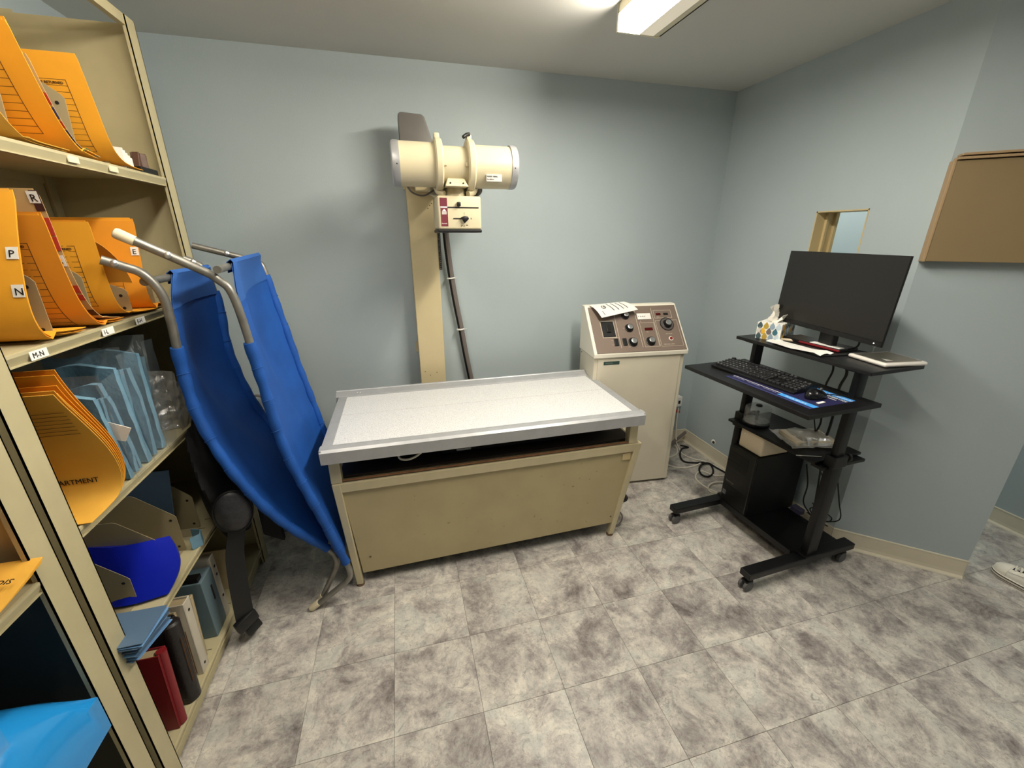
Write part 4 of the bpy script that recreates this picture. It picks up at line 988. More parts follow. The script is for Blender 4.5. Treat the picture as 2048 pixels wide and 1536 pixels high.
def jacket(name, label, pts, xb, xf, m_, sheets=1, cat='folder', group=None, form=None, title=None, tabs=None, letters=None, cornercut=.002):
    prof, L_ = jprofile(pts); B0 = .0034*(sheets-1)
    zb = min(p.z for p in prof)
    t = thing(name, label, cat, ((xb+xf)/2, pts[-1][0], zb), group=group)
    ms = m_ if isinstance(m_, (list, tuple)) else [m_]
    for q in range(sheets):
        b = NB(); rows = []
        dx = (q % 2)*-.008-(q//2)*.004; dl = .006*q
        nx = 6
        for i, p in enumerate(prof):
            s = L_*i/(len(prof)-1)
            row = []
            for k in range(nx):
                x = xb+(xf+dx-xb)*k/(nx-1)
                if i == 0 and k == nx-1: x -= cornercut
                pt = jpoint(prof, L_, s, x, .0034*(sheets-1-q))
                if i == 0: pt.z += dl*(.6 if q else 0)
                pt += V(0, .0015*math.sin(k*1.3+q), 0)
                row.append(pt)
            rows.append(row)
        slab(b, rows, .0012)
        link('jacket' if sheets > 1 else 'sheet', b, ms[q % len(ms)], t, True)
    if form:
        s0, s1, x1, rowsN = form
        b = NB()
        def strip(sa, sb, xa, xb_):
            ns = max(2, int(abs(sb-sa)/.01)+1)
            slab(b, [[jpoint(prof, L_, sa+(sb-sa)*i/(ns-1), x, .0022+B0) for x in (xa, xb_)] for i in range(ns)], .0003)
        strip(s0, s1, x1-.0014, x1)
        for k in range(rowsN+1):
            s = s0+(s1-s0)*k/rowsN; strip(s, s+.0011, x1-.11, x1)
        strip(s0-.014, s0-.0128, x1-.11, x1); strip(s0-.014, s0, x1-.0012, x1)
        link('printed_form', b, M['ink'], t)
        o = jpoint(prof, L_, s0-.003, x1-.008, .003+B0); d = (jpoint(prof, L_, s0, 0)-jpoint(prof, L_, s0-.02, 0)).normalized()
        text('form_title', title or 'DATE RETURNED', .0085, M['ink_black'], t, o, (1, 0, 0), -d, align='RIGHT')
    if tabs:
        for s0, s1, mm in tabs:
            b = NB(); slab(b, [[jpoint(prof, L_, s0+(s1-s0)*i/3, x, .0024+B0) for x in (xf-.016, xf+.001)] for i in range(4)], .0006)
            link('colour_tab', b, M[mm], t)
    if letters:
        for s, ch, w_ in letters:
            b = NB(); slab(b, [[jpoint(prof, L_, s-.004+.026*i/3, x, .0026+B0) for x in (xf-.022, xf-.001)] for i in range(4)], .0006); l_ = link('letter_label', b, M['white'], t)
            d = (jpoint(prof, L_, s+.02, 0)-jpoint(prof, L_, s, 0)).normalized()
            text('letter', ch, .022, M['ink_black'], l_, jpoint(prof, L_, s+.018, xf-.018, .0036+B0), (1, 0, 0), -d)
    return t
G1, G2 = 'x-ray jackets on the top shelf', 'x-ray jackets on the second shelf'
XB = SX-.33
jacket('file_jacket', 'orange jacket at the far left of the top shelf, only its curled foot in view', [(1.19, 2.0), (1.235, 1.92), (1.27, 1.845), (1.304, 1.806), (1.345, 1.790), (1.46, 1.787)], XB, SX+.003, M['manila2'], 2, group=G1)
jacket('file_jacket', 'tall bright orange ruled jacket leftmost on the top shelf', [(1.392, 2.035), (1.418, 1.955), (1.445, 1.885), (1.474, 1.835), (1.512, 1.802), (1.57, 1.790)], XB, SX+.004, M['manila'], 3, group=G1, form=(.075, .22, SX-.045, 9))
jacket('tabbed_folder', 'buff folder edge with red, blue and green colour tabs on the top shelf', [(1.425, 1.985), (1.452, 1.905), (1.482, 1.845), (1.52, 1.808), (1.59, 1.791)], XB, SX+.001, M['folder_tan'], 2, group=None,
       tabs=[(.075, .10, 'lab_red'), (.105, .13, 'lab_blue'), (.135, .15, 'lab_red'), (.155, .185, 'lab_blue'), (.19, .21, 'lab_blue'), (.215, .24, 'lab_green')])
jacket('file_jacket', 'orange ruled jacket nearest the far end of the top shelf', [(1.612, 2.047), (1.636, 1.935), (1.656, 1.845), (1.684, 1.808), (1.73, 1.793), (1.80, 1.7885)], XB, SX+.003, M['manila'], 1, group=G1, form=(.075, .235, SX-.043, 11))
def divider(name, y, xf, z, h, label, xback=SX-DEP+.03, cut=.06, lean=0, group='metal shelf dividers', low=.62):
    b = NB(); hh = h*low
    P = [(xf-.006, 0), (xf, .008), (xf+.001-.012*0, hh-.01), (xf-.006, hh), (xf-cut-.05, h-.004), (xf-cut-.06, h), (xback, h), (xback, 0)]
    prism(b, [(x, y+lean*zz, z+.001+zz) for x, zz in P], V(0, 0, 0), V(0, .0016, 0))
    t = thing(name, label, 'divider', ((xf+xback)/2, y, z), group=group); link('plate', b, M['divider'], t)
    b = NB(); box(b, xback+.01, xf-.01, y-.05, y, z+.0006, z+.0018); link('foot_plate', b, M['divider'], t)
    for zz in (.022, hh-.02):
        b = NB(); lathe(b, [(0, .0045), (.0008, .0045)], (xf-.018, y+lean*zz-.0002, z+zz), (0, -1, 0), 12); link('hole', b, M['ink_black'], t)
    return t
divider('shelf_divider', 1.335, -.83, Z1, .19, 'tan metal divider in front of the tall ruled jacket on the top shelf', lean=.1, cut=-.005, low=.82)
divider('shelf_divider', 1.552, -.83, Z1, .19, 'tan metal divider in front of the far ruled jacket on the top shelf', lean=.10, cut=-.005, low=.82)
divider('shelf_divider', 1.70, SX-.035, Z1, .20, 'tan metal divider behind the far ruled jacket on the top shelf', lean=.02)
# white cards and staplers at the top shelf's end
for k in range(5):
    b = NB(); prism(b, [(SX-.10, 0, 0), (SX-.012, 0, 0), (SX-.014, 0, .062-.006*k), (SX-.10, 0, .07-.004*k)], V(0, 0, 0), V(0, .004, 0), T=Tr((0, 1.735+.011*k, Z1+.001)) @ Matrix.Rotation(math.radians(14), 4, 'X') if False else Matrix.Translation(V(0, 1.735+.011*k, Z1+.001)) @ Matrix.Rotation(math.radians(-8), 4, 'X'))
    tag(recentre(link('index_card_stack', b, M['white'])), ('tallest white card nearest the last jacket', 'second white card from the jackets', 'middle white card of the row', 'white card second from the stamp tray', 'shortest white card next to the stamp tray')[k]+' on the top shelf', 'cards', 'white cards on the top shelf')
t = thing('black_tray', 'black tray of dark wooden stamps at the far end of the top shelf', 'tray', (SX-.05, 1.88, Z1))
b = NB(); box(b, SX-.09, SX-.012, 1.83, 1.935, Z1+.001, Z1+.022, .003); link('tray', b, M['black'], t)
for k in range(4):
    b = NB(); box(b, -.01, .01, -.006, .006, 0, .05, .002, T=Tr((SX-.03-.012*(k % 2), 1.845+.024*k, Z1+.018), .4*k, math.radians(-14+6*k))); link('stamp', b, mat('dark_wood_%d' % k, (84, 58, 44), .5), t)

# second shelf
jacket('file_jacket', 'smooth orange jacket lettered P and N at the left end of the second shelf', [(1.241, 1.668), (1.200, 1.56), (1.170, 1.455), (1.168, 1.39), (1.195, 1.362), (1.26, 1.352), (1.30, 1.350)], XB, SX+.004, [M['manila'], M['manila2']], 4, group=G2, letters=[(.125, 'P', 0), (.205, 'N', 0)])
jacket('tabbed_folder', 'buff end-tab folder lettered R and B with red and brown tabs on the second shelf', [(1.306, 1.682), (1.313, 1.617), (1.322, 1.50), (1.345, 1.415), (1.385, 1.372), (1.45, 1.356)], XB, SX+.002, M['folder_tan'], 2,
       tabs=[(.0, .045, 'lab_brown'), (.06, .10, 'lab_red'), (.103, .135, 'lab_red'), (.22, .24, 'lab_red'), (.245, .26, 'lab_red'), (.29, .31, 'lab_brown')], letters=[(.150, 'B', 0), (.006, 'R', 0)])
jacket('file_jacket', 'deep orange ruled jackets in the middle left of the second shelf', [(1.294, 1.627), (1.303, 1.505), (1.318, 1.42), (1.350, 1.370), (1.40, 1.354), (1.46, 1.3505)], XB, SX+.004, [M['manila_dark'], M['manila']], 3, group=G2, form=(.075, .28, SX-.045, 13))
jacket('file_jacket', 'amber ruled jacket, second from the far end of the second shelf', [(1.448, 1.617), (1.447, 1.48), (1.458, 1.40), (1.500, 1.366), (1.58, 1.354), (1.65, 1.3505)], XB, SX+.003, [M['manila'], M['manila_dark']], 2, group=G2, form=(.075, .225, SX-.045, 11))
jacket('file_jacket', 'orange jackets lettered E at the far end of the second shelf', [(1.680, 1.625), (1.655, 1.50), (1.640, 1.41), (1.655, 1.368), (1.69, 1.354), (1.74, 1.3505)], XB, SX-.002, [M['manila_dark'], M['manila']], 4, group=G2, form=(.15, .25, SX-.06, 8), letters=[(.085, 'E', 0)])
# loose curled sheet between them
b = NB(); rows = []
for i in range(12):
    a = i/11; rows.append([V(XB+.10+(SX-.035-XB-.10)*k/5, 1.48+.16*a+.0*k, 1.575-.10*a*a-.02*a*(k/5)-.035*max(0, a-.8)*5) for k in range(6)])
slab(b, rows, .001)
tag(recentre(link('curled_form', b, M['manila2'], smooth=True)), 'curled yellow form drooping between the jackets at the far end', 'paper')
divider('shelf_divider', 1.244, -.83, Z2, .175, 'tan metal divider in front of the deep orange jackets on the second shelf', lean=0, cut=-.01, low=.82)
divider('shelf_divider', 1.400, -.83, Z2, .17, 'tan metal divider in front of the amber jacket on the second shelf', lean=0, cut=-.01, low=.82)
divider('shelf_divider', 1.575, -.83, Z2, .13, 'tan metal divider in front of the last jackets on the second shelf', lean=0)
divider('shelf_divider', 1.715, SX-.03, Z2, .17, 'tan metal divider behind the last jackets on the second shelf', lean=0)

# third shelf: leaning orange folders with DEPARTMENT lettering
G3 = 'leaning orange folders on the third shelf'
def leaner(k, off, label, m_, top=0, written=False):
    # a stiff folder facing the camera, top leaning back to the far side, foot curling
    pts = [(1.108+off, 1.243+top), (1.140+off, 1.165), (1.172+off, 1.06), (1.186+off, .985), (1.17+off, .938), (1.12+off, .9225), (1.07+off, .9195)]
    prof, L_ = jprofile(pts)
    t = thing('leaning_folder', label, 'folder', (SX-.12, 1.1+off, .916), group=G3)
    b = NB(); rows = []
    for i in range(len(prof)):
        s = L_*i/(len(prof)-1); f = i/(len(prof)-1)
        bulge = .024*math.sin(PI*f)**2
        rows.append([jpoint(prof, L_, s, SX-.30+(.30+bulge+.018-.003*k)*q/7) for q in range(8)])
    slab(b, rows, .0015); link('cover', b, m_, t, True)
    return t, prof, L_
leaner(5, .050, 'orange folder hindmost in the leaning stack on the third shelf', M['manila_dark'], .045)
leaner(4, .040, 'dark orange folder second from the back of the leaning stack', M['manila'], .035)
leaner(3, .030, 'orange folder with a cut thumb notch in the middle of the leaning stack', M['manila_dark'], .012)
leaner(2, .020, 'orange folder second from the front of the leaning stack', M['manila'], -.004)
leaner(1, .010, 'orange folder just behind the foremost of the leaning stack', M['manila2'], .006)
t, prof, L_ = leaner(0, 0, 'foremost amber folder of the leaning stack, lettered DEPARTMENT at its foot', M['manila2'], 0)
d = (jpoint(prof, L_, .285, 0)-jpoint(prof, L_, .265, 0)).normalized()
text('lettering', 'X-RAY DEPARTMENT', .019, M['ink_black'], t, jpoint(prof, L_, .283, SX-.012, .0038), (1, 0, 0), -d, align='RIGHT')
b = NB()
FX0, FX1 = -.93, -.79
for k in range(7):
    s = .055+.0115*k; slab(b, [[jpoint(prof, L_, s+q*.0013, x, .0034) for x in (FX0, FX1)] for q in (0, 1)], .0003)
link('printed_form', b, M['ink'], t)

# gown packs: folded pale blue cloth in clear plastic
def pack(label, y, x1, z, h, w_, th, lean, rot=0, layers=3, card=False, film=True):
    t = thing('gown_pack', label, 'pack', (x1-w_/2, y, z), group='blue cloth packs on the third shelf')
    T_ = Matrix.Translation(V(x1, y, z)) @ Matrix.Rotation(rot, 4, 'Z') @ Matrix.Rotation(lean, 4, 'X')
    for k in range(layers):
        b = NB(); yy = k*th/layers; rows = []
        for i in range(10):
            rows.append([T_ @ V(-w_+(w_-.012*((k*7) % 3)/2)*q/9+.004*math.sin(i*.35+k*2), yy+.005*math.sin(i*.45+q*.9+k)+.004*random.random()-(.004 if q == 9 else 0), .004+(h-.022*((k*5) % 4)/2-.01*math.sin(q*.8+k))*i/9) for q in range(10)])
        slab(b, rows, -th/layers*.8); link('folded_cloth', b, M['gown'], t, True)
    if film:
        b = NB(); rows = []
        for i in range(14):
            zz = -.0+(h+.05)*i/13
            rows.append([T_ @ V(-w_+(w_+.016)*q/9+random.uniform(-.002, .002), -.006+(0 if i < 11 else (i-10)*.006)+random.uniform(-.002, .002), zz+.002) for q in range(10)])
        slab(b, rows, .0005)
        rows = [[T_ @ V(.012+random.uniform(-.002, .002), -.006+(th+.012)*q/4, .002+(h+.03)*i/10) for q in range(5)] for i in range(11)]
        slab(b, rows, .0005); link('plastic_sleeve', b, M['film'], t, False)
    if card:
        b = NB(); prism(b, [(.0, -.002, .19), (.045, -.002, .165), (.02, -.002, .125), (-.02, -.002, .14)], V(0, 0, 0), V(0, .0015, 0), T=T_ @ Matrix.Translation(V(0, 0, 0)))
        link('tag_card', b, M['white'], t)
    return t
pack('pale blue cloth pack farthest right on the third shelf, tall and smooth', 1.475, SX-.005, Z3+.002, .325, .24, .05, math.radians(-4), 0, 3)
pack('pale blue cloth pack second from the right, with a creased clear sleeve', 1.385, SX-.004, Z3+.002, .315, .25, .07, math.radians(2), 0, 4)
pack('pale blue cloth pack in the middle with a white card sticking out', 1.285, SX+.0, Z3+.002, .27, .23, .07, math.radians(6), 0, 5, card=True)
pack('loosely folded pale blue cloth nearest the orange folders', 1.215, SX-.006, Z3+.04, .235, .22, .04, math.radians(6), 0, 3, film=False)
# clear bags of white sachets
t = thing('sachet_bag', 'clear plastic bag of white sachets at the far end of the third shelf', 'bag', (SX-.12, 1.72, Z3))
b = NB()
for k in range(7): box(b, -.05, .05, -.03, .03, 0, .018, .006, T=Tr((SX-.12+random.uniform(-.04, .03), 1.70+random.uniform(-.05, .05), Z3+.004+.014*k), random.uniform(0, 3), random.uniform(-.2, .2)))
s_ = link('sachets', b, mat('sachet_white', (206, 200, 180), .6), t, True); s_['kind'] = 'stuff'
b = NB(); rows = []
for i in range(14):
    f = i/13; rows.append([V(SX-.22+.21*(.5-.5*math.cos(PI*q/10))*1.0+random.uniform(-.004, .004), 1.62+.02*math.sin(q)+.05*f+random.uniform(-.004, .004), Z3+.003+.25*f-.06*f*q/10) for q in range(11)])
slab(b, rows, .0006)
rows = [[V(SX-.012-.02*f+random.uniform(-.004, .004), 1.62+.18*q/8, Z3+.003+(.2-.09*q/8)*f) for q in range(9)] for f in [i/9 for i in range(10)]]
slab(b, rows, .0006); link('bag_film', b, M['film_milky'], t)

# fourth shelf
divider('shelf_divider', 1.610, -.846, Z4, .20, 'tall tan metal divider farthest right on the fourth shelf', cut=.0, low=.74)
divider('shelf_divider', 1.478, -.842, Z4, .25, 'tan metal divider second from the far end of the fourth shelf', cut=.05, low=.62)
divider('shelf_divider', 1.330, -.826, Z4, .25, 'tan metal divider in front of the blue vinyl on the fourth shelf', cut=.04, low=.66)
divider('shelf_divider', 1.245, -.877, Z4, .18, 'short grey metal divider lowest on the fourth shelf, before the blue sheets', cut=.02, low=.6)
b = NB(); prism(b, [(SX-.28, 1.545, Z4+.002), (SX-.10, 1.545, Z4+.002), (SX-.065, 1.56, Z4+.29), (SX-.28, 1.56, Z4+.29)], V(0, 0, 0), V(0, .004, 0))
tag(recentre(link('blue_sheet', b, M['slate_blue'])), 'tall slate-blue sheet standing between the dividers', 'sheet')
b = NB(); rows = [[V(SX-.04+.045*math.sin(q*.9), 1.50+.03*math.cos(q*.9), Z4+.002+.05*i/4) for q in range(4)] for i in range(5)]
slab(b, rows, .003); tag(recentre(link('cloth_scrap', b, M['gown'], smooth=True)), 'small curled pale blue cloth at the foot of the second divider', 'cloth')
# royal blue vinyl pouch
b = NB(); rows = []
for i in range(12):
    f = i/11
    rows.append([V(SX-.30+(.295+.03*math.sin(PI*f))*q/9, 1.262+.012*math.sin(q*.8)+.065*f+(.02*f*q/9), Z4+.004+.17*f*(1-.12*(q/9)**2)) for q in range(10)])
slab(b, rows, -.018)
t = recentre(link('vinyl_pouch', b, M['vinyl_blue'], smooth=True)); tag(t, 'folded royal blue vinyl cover between two dividers on the fourth shelf', 'cover')
# pale blue sheets lying, overhanging the shelf
ORD = ('lowest', 'second', 'third', 'fourth', 'middle', 'sixth', 'seventh', 'eighth', 'topmost')
for k in range(9):
    b = NB(); ET = Tr((-.752+.004*((k*5) % 3)+.001*k, 1.142+.003*((k*7) % 3)-.001*k, Z4+.006+.0075*k), math.radians(-14+1.6*k))
    slab(b, [[ET @ V(-.26+.26*q/4, -.125+.125*i/3, .004*math.sin(q*.8+k)+.010*(q/4)*(k/9)) for q in range(5)] for i in range(4)], .0022)
    tag(recentre(link('blue_envelope', b, M['sheet_blue'] if k % 2 else M['slate_blue'])), ORD[k]+' pale blue envelope counted upward in the fanned pile on the fourth shelf', 'envelope', 'pale blue envelopes on the fourth shelf')

# bottom shelf
def book(name, label, cat, y, x1, w_, h, th, m_, lean=0, rz=0, z=Z5, pages=None, spine=None):
    t = thing(name, label, cat, (x1-w_/2, y, z))
    T_ = Matrix.Translation(V(x1, y, z+.001)) @ Matrix.Rotation(rz, 4, 'Z') @ Matrix.Rotation(lean, 4, 'X')
    b = NB(); box(b, -w_, 0, 0, .004, 0, h, .001, T=T_); box(b, -w_, 0, th-.004, th, 0, h, .001, T=T_); box(b, -.005, 0, 0, th, 0, h, .002, T=T_)
    link('cover', b, m_, t, False)
    b = NB(); box(b, -w_+.004, -.008, .005, th-.005, .004, h-.006, T=T_); link('pages', b, pages or M['book_tan'], t)
    if spine: spine(t, T_)
    return t
def redspine(t, T_):
    b = NB(); lathe(b, [(0, .014), (.285, .014)], T_ @ V(-.002, .021, .006), T_.to_3x3() @ V(0, 0, 1), 20); link('rounded_spine', b, M['red_leather'], t, True)
book('red_binder', 'dark red binder with a rounded spine nearest on the bottom shelf', 'binder', 1.118, SX-.012, .22, .29, .042, M['red_leather'], math.radians(-5), spine=redspine)
def blkspine(t, T_):
    b = NB(); lathe(b, [(0, .022), (.004, .028), (.315, .028), (.322, .022)], T_ @ V(-.006, .026, 0), T_.to_3x3() @ V(0, 0, 1), 22); link('padded_spine', b, M['black_leather'], t, True)
    b = NB()
    for k in range(3): box(b, .0205, .0225, .010+.014*k, .012+.014*k, .08, .26, T=T_)
    link('spine_ridges', b, M['ink'], t)
book('black_binder', 'thick padded black leather album with grooved spine on the bottom shelf', 'album', 1.195, SX-.014, .22, .325, .052, M['black_leather'], math.radians(-4), spine=blkspine)
book('pale_book', 'aged tan hardback leaning beside the black album', 'book', 1.272, SX-.03, .2, .30, .016, M['book_tan'], math.radians(-3))
def bxspine(t, T_):
    b = NB(); lathe(b, [(0, .005), (.001, .005)], T_ @ V(.0005, .022, .27), T_.to_3x3() @ V(1, 0, 0), 12); lathe(b, [(0, .005), (.001, .005)], T_ @ V(.0005, .022, .03), T_.to_3x3() @ V(1, 0, 0), 12); link('spine_hole', b, M['ink_black'], t)
book('white_binder', 'grey-white binder with finger holes in the middle of the bottom shelf', 'binder', 1.300, SX-.012, .22, .31, .045, mat('off_white_board', (196, 188, 172), .5, var=.06), math.radians(-3), spine=bxspine)
book('torn_book', 'tattered cream paperback with torn pages on the bottom shelf', 'book', 1.362, SX-.03, .2, .27, .02, M['book_tan'], math.radians(-6), pages=M['tip'])
divider('shelf_divider', 1.402, SX-.045, Z5, .20, 'tan metal divider between the torn book and the grey file box', cut=.0, low=.5)
def boxfront(t, T_):
    b = NB(); box(b, .0005, .002, .055, .063, .19, .27, T=T_); link('slot', b, M['ink_black'], t)
t = thing('magazine_file', 'grey-blue file box with a black slot on the bottom shelf', 'file box', (SX-.13, 1.50, Z5))
b = NB(); box(b, SX-.26, SX-.02, 1.455, 1.545, Z5+.001, Z5+.27, .003); link('box', b, M['box_grey'], t)
b = NB(); box(b, SX-.020, SX-.018, 1.505, 1.513, Z5+.14, Z5+.21); link('slot', b, M['ink_black'], t)
b = NB(); box(b, SX-.26, SX-.03, 1.46, 1.49, Z5+.2702, Z5+.29, .002); link('black_insert', b, M['black'], t)
t = thing('white_file', 'pale grey file box with holes just behind the blue one', 'file box', (SX-.13, 1.57, Z5))
b = NB(); box(b, SX-.26, SX-.02, 1.55, 1.585, Z5+.001, Z5+.30, .003); link('box', b, mat('pale_card', (170, 164, 150), .5), t)
for z in (.25, .21, .10):
    b = NB(); lathe(b, [(0, .006), (.001, .006)], (SX-.0195, 1.567, Z5+z), (1, 0, 0), 12); link('hole', b, M['ink_black'], t)
for k in range(3):
    b = NB(); box(b, -.2, 0, 0, .006, 0, .2-.02*k, .001, T=Matrix.Translation(V(SX-.02, 1.71+.016*k, Z5+.001)) @ Matrix.Rotation(math.radians(-5), 4, 'X'))
    tag(recentre(link('thin_folder', b, M['book_tan'])), ('tallest thin tan folder at the dark far end of the bottom shelf', 'middle thin tan folder at the dark far end of the bottom shelf', 'lowest thin tan folder at the dark far end of the bottom shelf')[k], 'folder', 'thin tan folders on the bottom shelf')

# black padded sling bag hanging off the shelf front
t = thing('padded_sling', 'black padded bag hanging from the shelf with a quilted oval pad and long strap', 'bag', (SX+.05, 1.62, .35))
b = NB(); bmesh.ops.create_uvsphere(b, u_segments=36, v_segments=26, radius=1)
for v in b.verts:
    c = v.co; r1 = 1+.07*math.sin(c.x*5+c.z*7)+.05*math.sin(c.y*9)
    z = .69+c.z*.29*r1
    v.co = V(-.757+c.x*.048*r1-.02*c.z-.01*c.y, 1.69+c.y*.19*r1, z)  # real bag, stretched taller so its black stands in for shade behind the cot
link('bag_body', b, M['pouch'], t, True)
PD = Tr((-.680, 1.515, .61), math.radians(22), math.radians(6))
b = NB(); bmesh.ops.create_uvsphere(b, u_segments=32, v_segments=22, radius=1)
for v in b.verts:
    c = v.co.copy(); q = 1+.05*math.sin(c.z*15+c.x*3); v.co = PD @ V(c.x*.060, c.y*.030*q, c.z*.092)
link('quilted_pad', b, mat('quilted_nylon', (44, 44, 48), .42, bump=.5, bscale=50), t, True)
b = NB(); tube(b, [PD @ V(.062*math.cos(a), -.004, .094*math.sin(a)) for a in [2*PI*k/20 for k in range(21)]], .004, 6, 2); link('piping', b, M['black'], t, True)
def band(bm, pts, w_, th, wd=V(0, 1, 0)):
    P = smoothpath(pts, 8); rows = [[p-wd*w_/2, p+wd*w_/2] for p in P]; slab(bm, rows, th)
b = NB(); band(b, [(-.70, 1.56, .52), (-.715, 1.52, .42), (-.72, 1.50, .32), (-.725, 1.49, .20), (-.728, 1.485, .10)], .068, .003, V(.75, .6, 0)); link('strap', b, M['black'], t)
b = NB(); box(b, -.014, .014, -.042, .042, -.03, .025, .006, T=Tr((-.726, 1.485, .11), -.7, .2)); box(b, -.012, .012, -.030, .030, -.075, -.03, .006, T=Tr((-.722, 1.488, .11), -.7, .25)); link('buckle', b, M['black'], t, True)
b = NB(); prism(b, [(-.66, 1.66, .60), (-.60, 1.66, .56), (-.585, 1.66, .33), (-.66, 1.66, .38)], V(0, 0, 0), V(0, .03, 0), bev=.006); link('side_flap', b, M['pouch'], t)

# ---- second unit's contents
G5 = 'orange envelopes on the near shelf'
for k in range(5):
    b = NB(); rows = []
    for i in range(7):
        f = i/6
        rows.append([V(SX-.28+(.30-.006*k)*q/5, .66+.265*f+.004*k, W3+.003+.0045*(4-k)+(.026+.003*(4-k))*f*f+.05*(1-f)*0) for q in range(6)])
    slab(b, rows, .0016)
    o = recentre(link('orange_envelope', b, M['manila'] if k % 2 else M['manila2']))
    tag(o, 'orange envelope in the flat pile at the left frame edge, lettered SIGN' if k == 0 else ('', 'plain orange envelope just beneath the lettered one in the flat pile', 'middle envelope of the flat orange pile at the left edge', 'orange envelope second from the bottom of the flat pile', 'bottommost orange envelope of the flat pile, lying on the shelf')[k], 'envelope', None if k == 0 else G5)
    if k == 0: top_env = o
text('lettering', 'SIGN', .019, M['ink_black'], top_env, (SX+.012, .868, W3+.003+.018+.0365), (-1, 0, 0), (0, -1, 0))
jacket('file_jacket', 'dark orange jacket upright on the nearest shelf at the left frame edge', [(.78, 1.19), (.79, 1.05), (.80, .95), (.82, .92)], XB, SX-.035, M['manila_dark'], 2)
# bright blue vinyl cushion with glossy folds
t = thing('vinyl_cushion', 'bright blue glossy vinyl cushion on the lowest visible near shelf', 'cushion', (SX-.1, .75, W4))
b = NB()
def cush(u, v):     # u along y, v along x
    pr_ = (1-abs(2*u-1)**3)*(1-abs(2*v-1)**3.0)
    return pr_
rowsT = []; rowsB = []
for i in range(22):
    u = i/21; rT_ = []; rB_ = []
    for q in range(18):
        v_ = q/17; h = .17*cush(u, v_)**.7+.006*math.sin(u*14+v_*5)*cush(u, v_)
        x = SX-.32+(.350)*v_; y = .47+.415*u-.10*(v_-.55)*0
        rT_.append(V(x, y, W4+.105+h*.7)); rB_.append(V(x, y, W4+.004))
    rowsT.append(rT_); rowsB.append(rB_)
A = grid(b, rowsT); Bq = grid(b, rowsB); n, k_ = 22, 18
for i in range(n-1):
    for q in (0, k_-1): b.faces.new((A[i][q], A[i+1][q], Bq[i+1][q], Bq[i][q]))
for q in range(k_-1):
    for i in (0, n-1): b.faces.new((A[i][q], A[i][q+1], Bq[i][q+1], Bq[i][q]))
link('cushion', b, M['pillow_blue'], t, True)
b = NB(); box(b, SX-.20, SX+.005, .60, .735, W4+.205, W4+.26, .003); 
acr = tag(recentre(link('acrylic_tray', b, M['film'])), 'clear acrylic box edge on the blue cushion at the left frame edge', 'box')

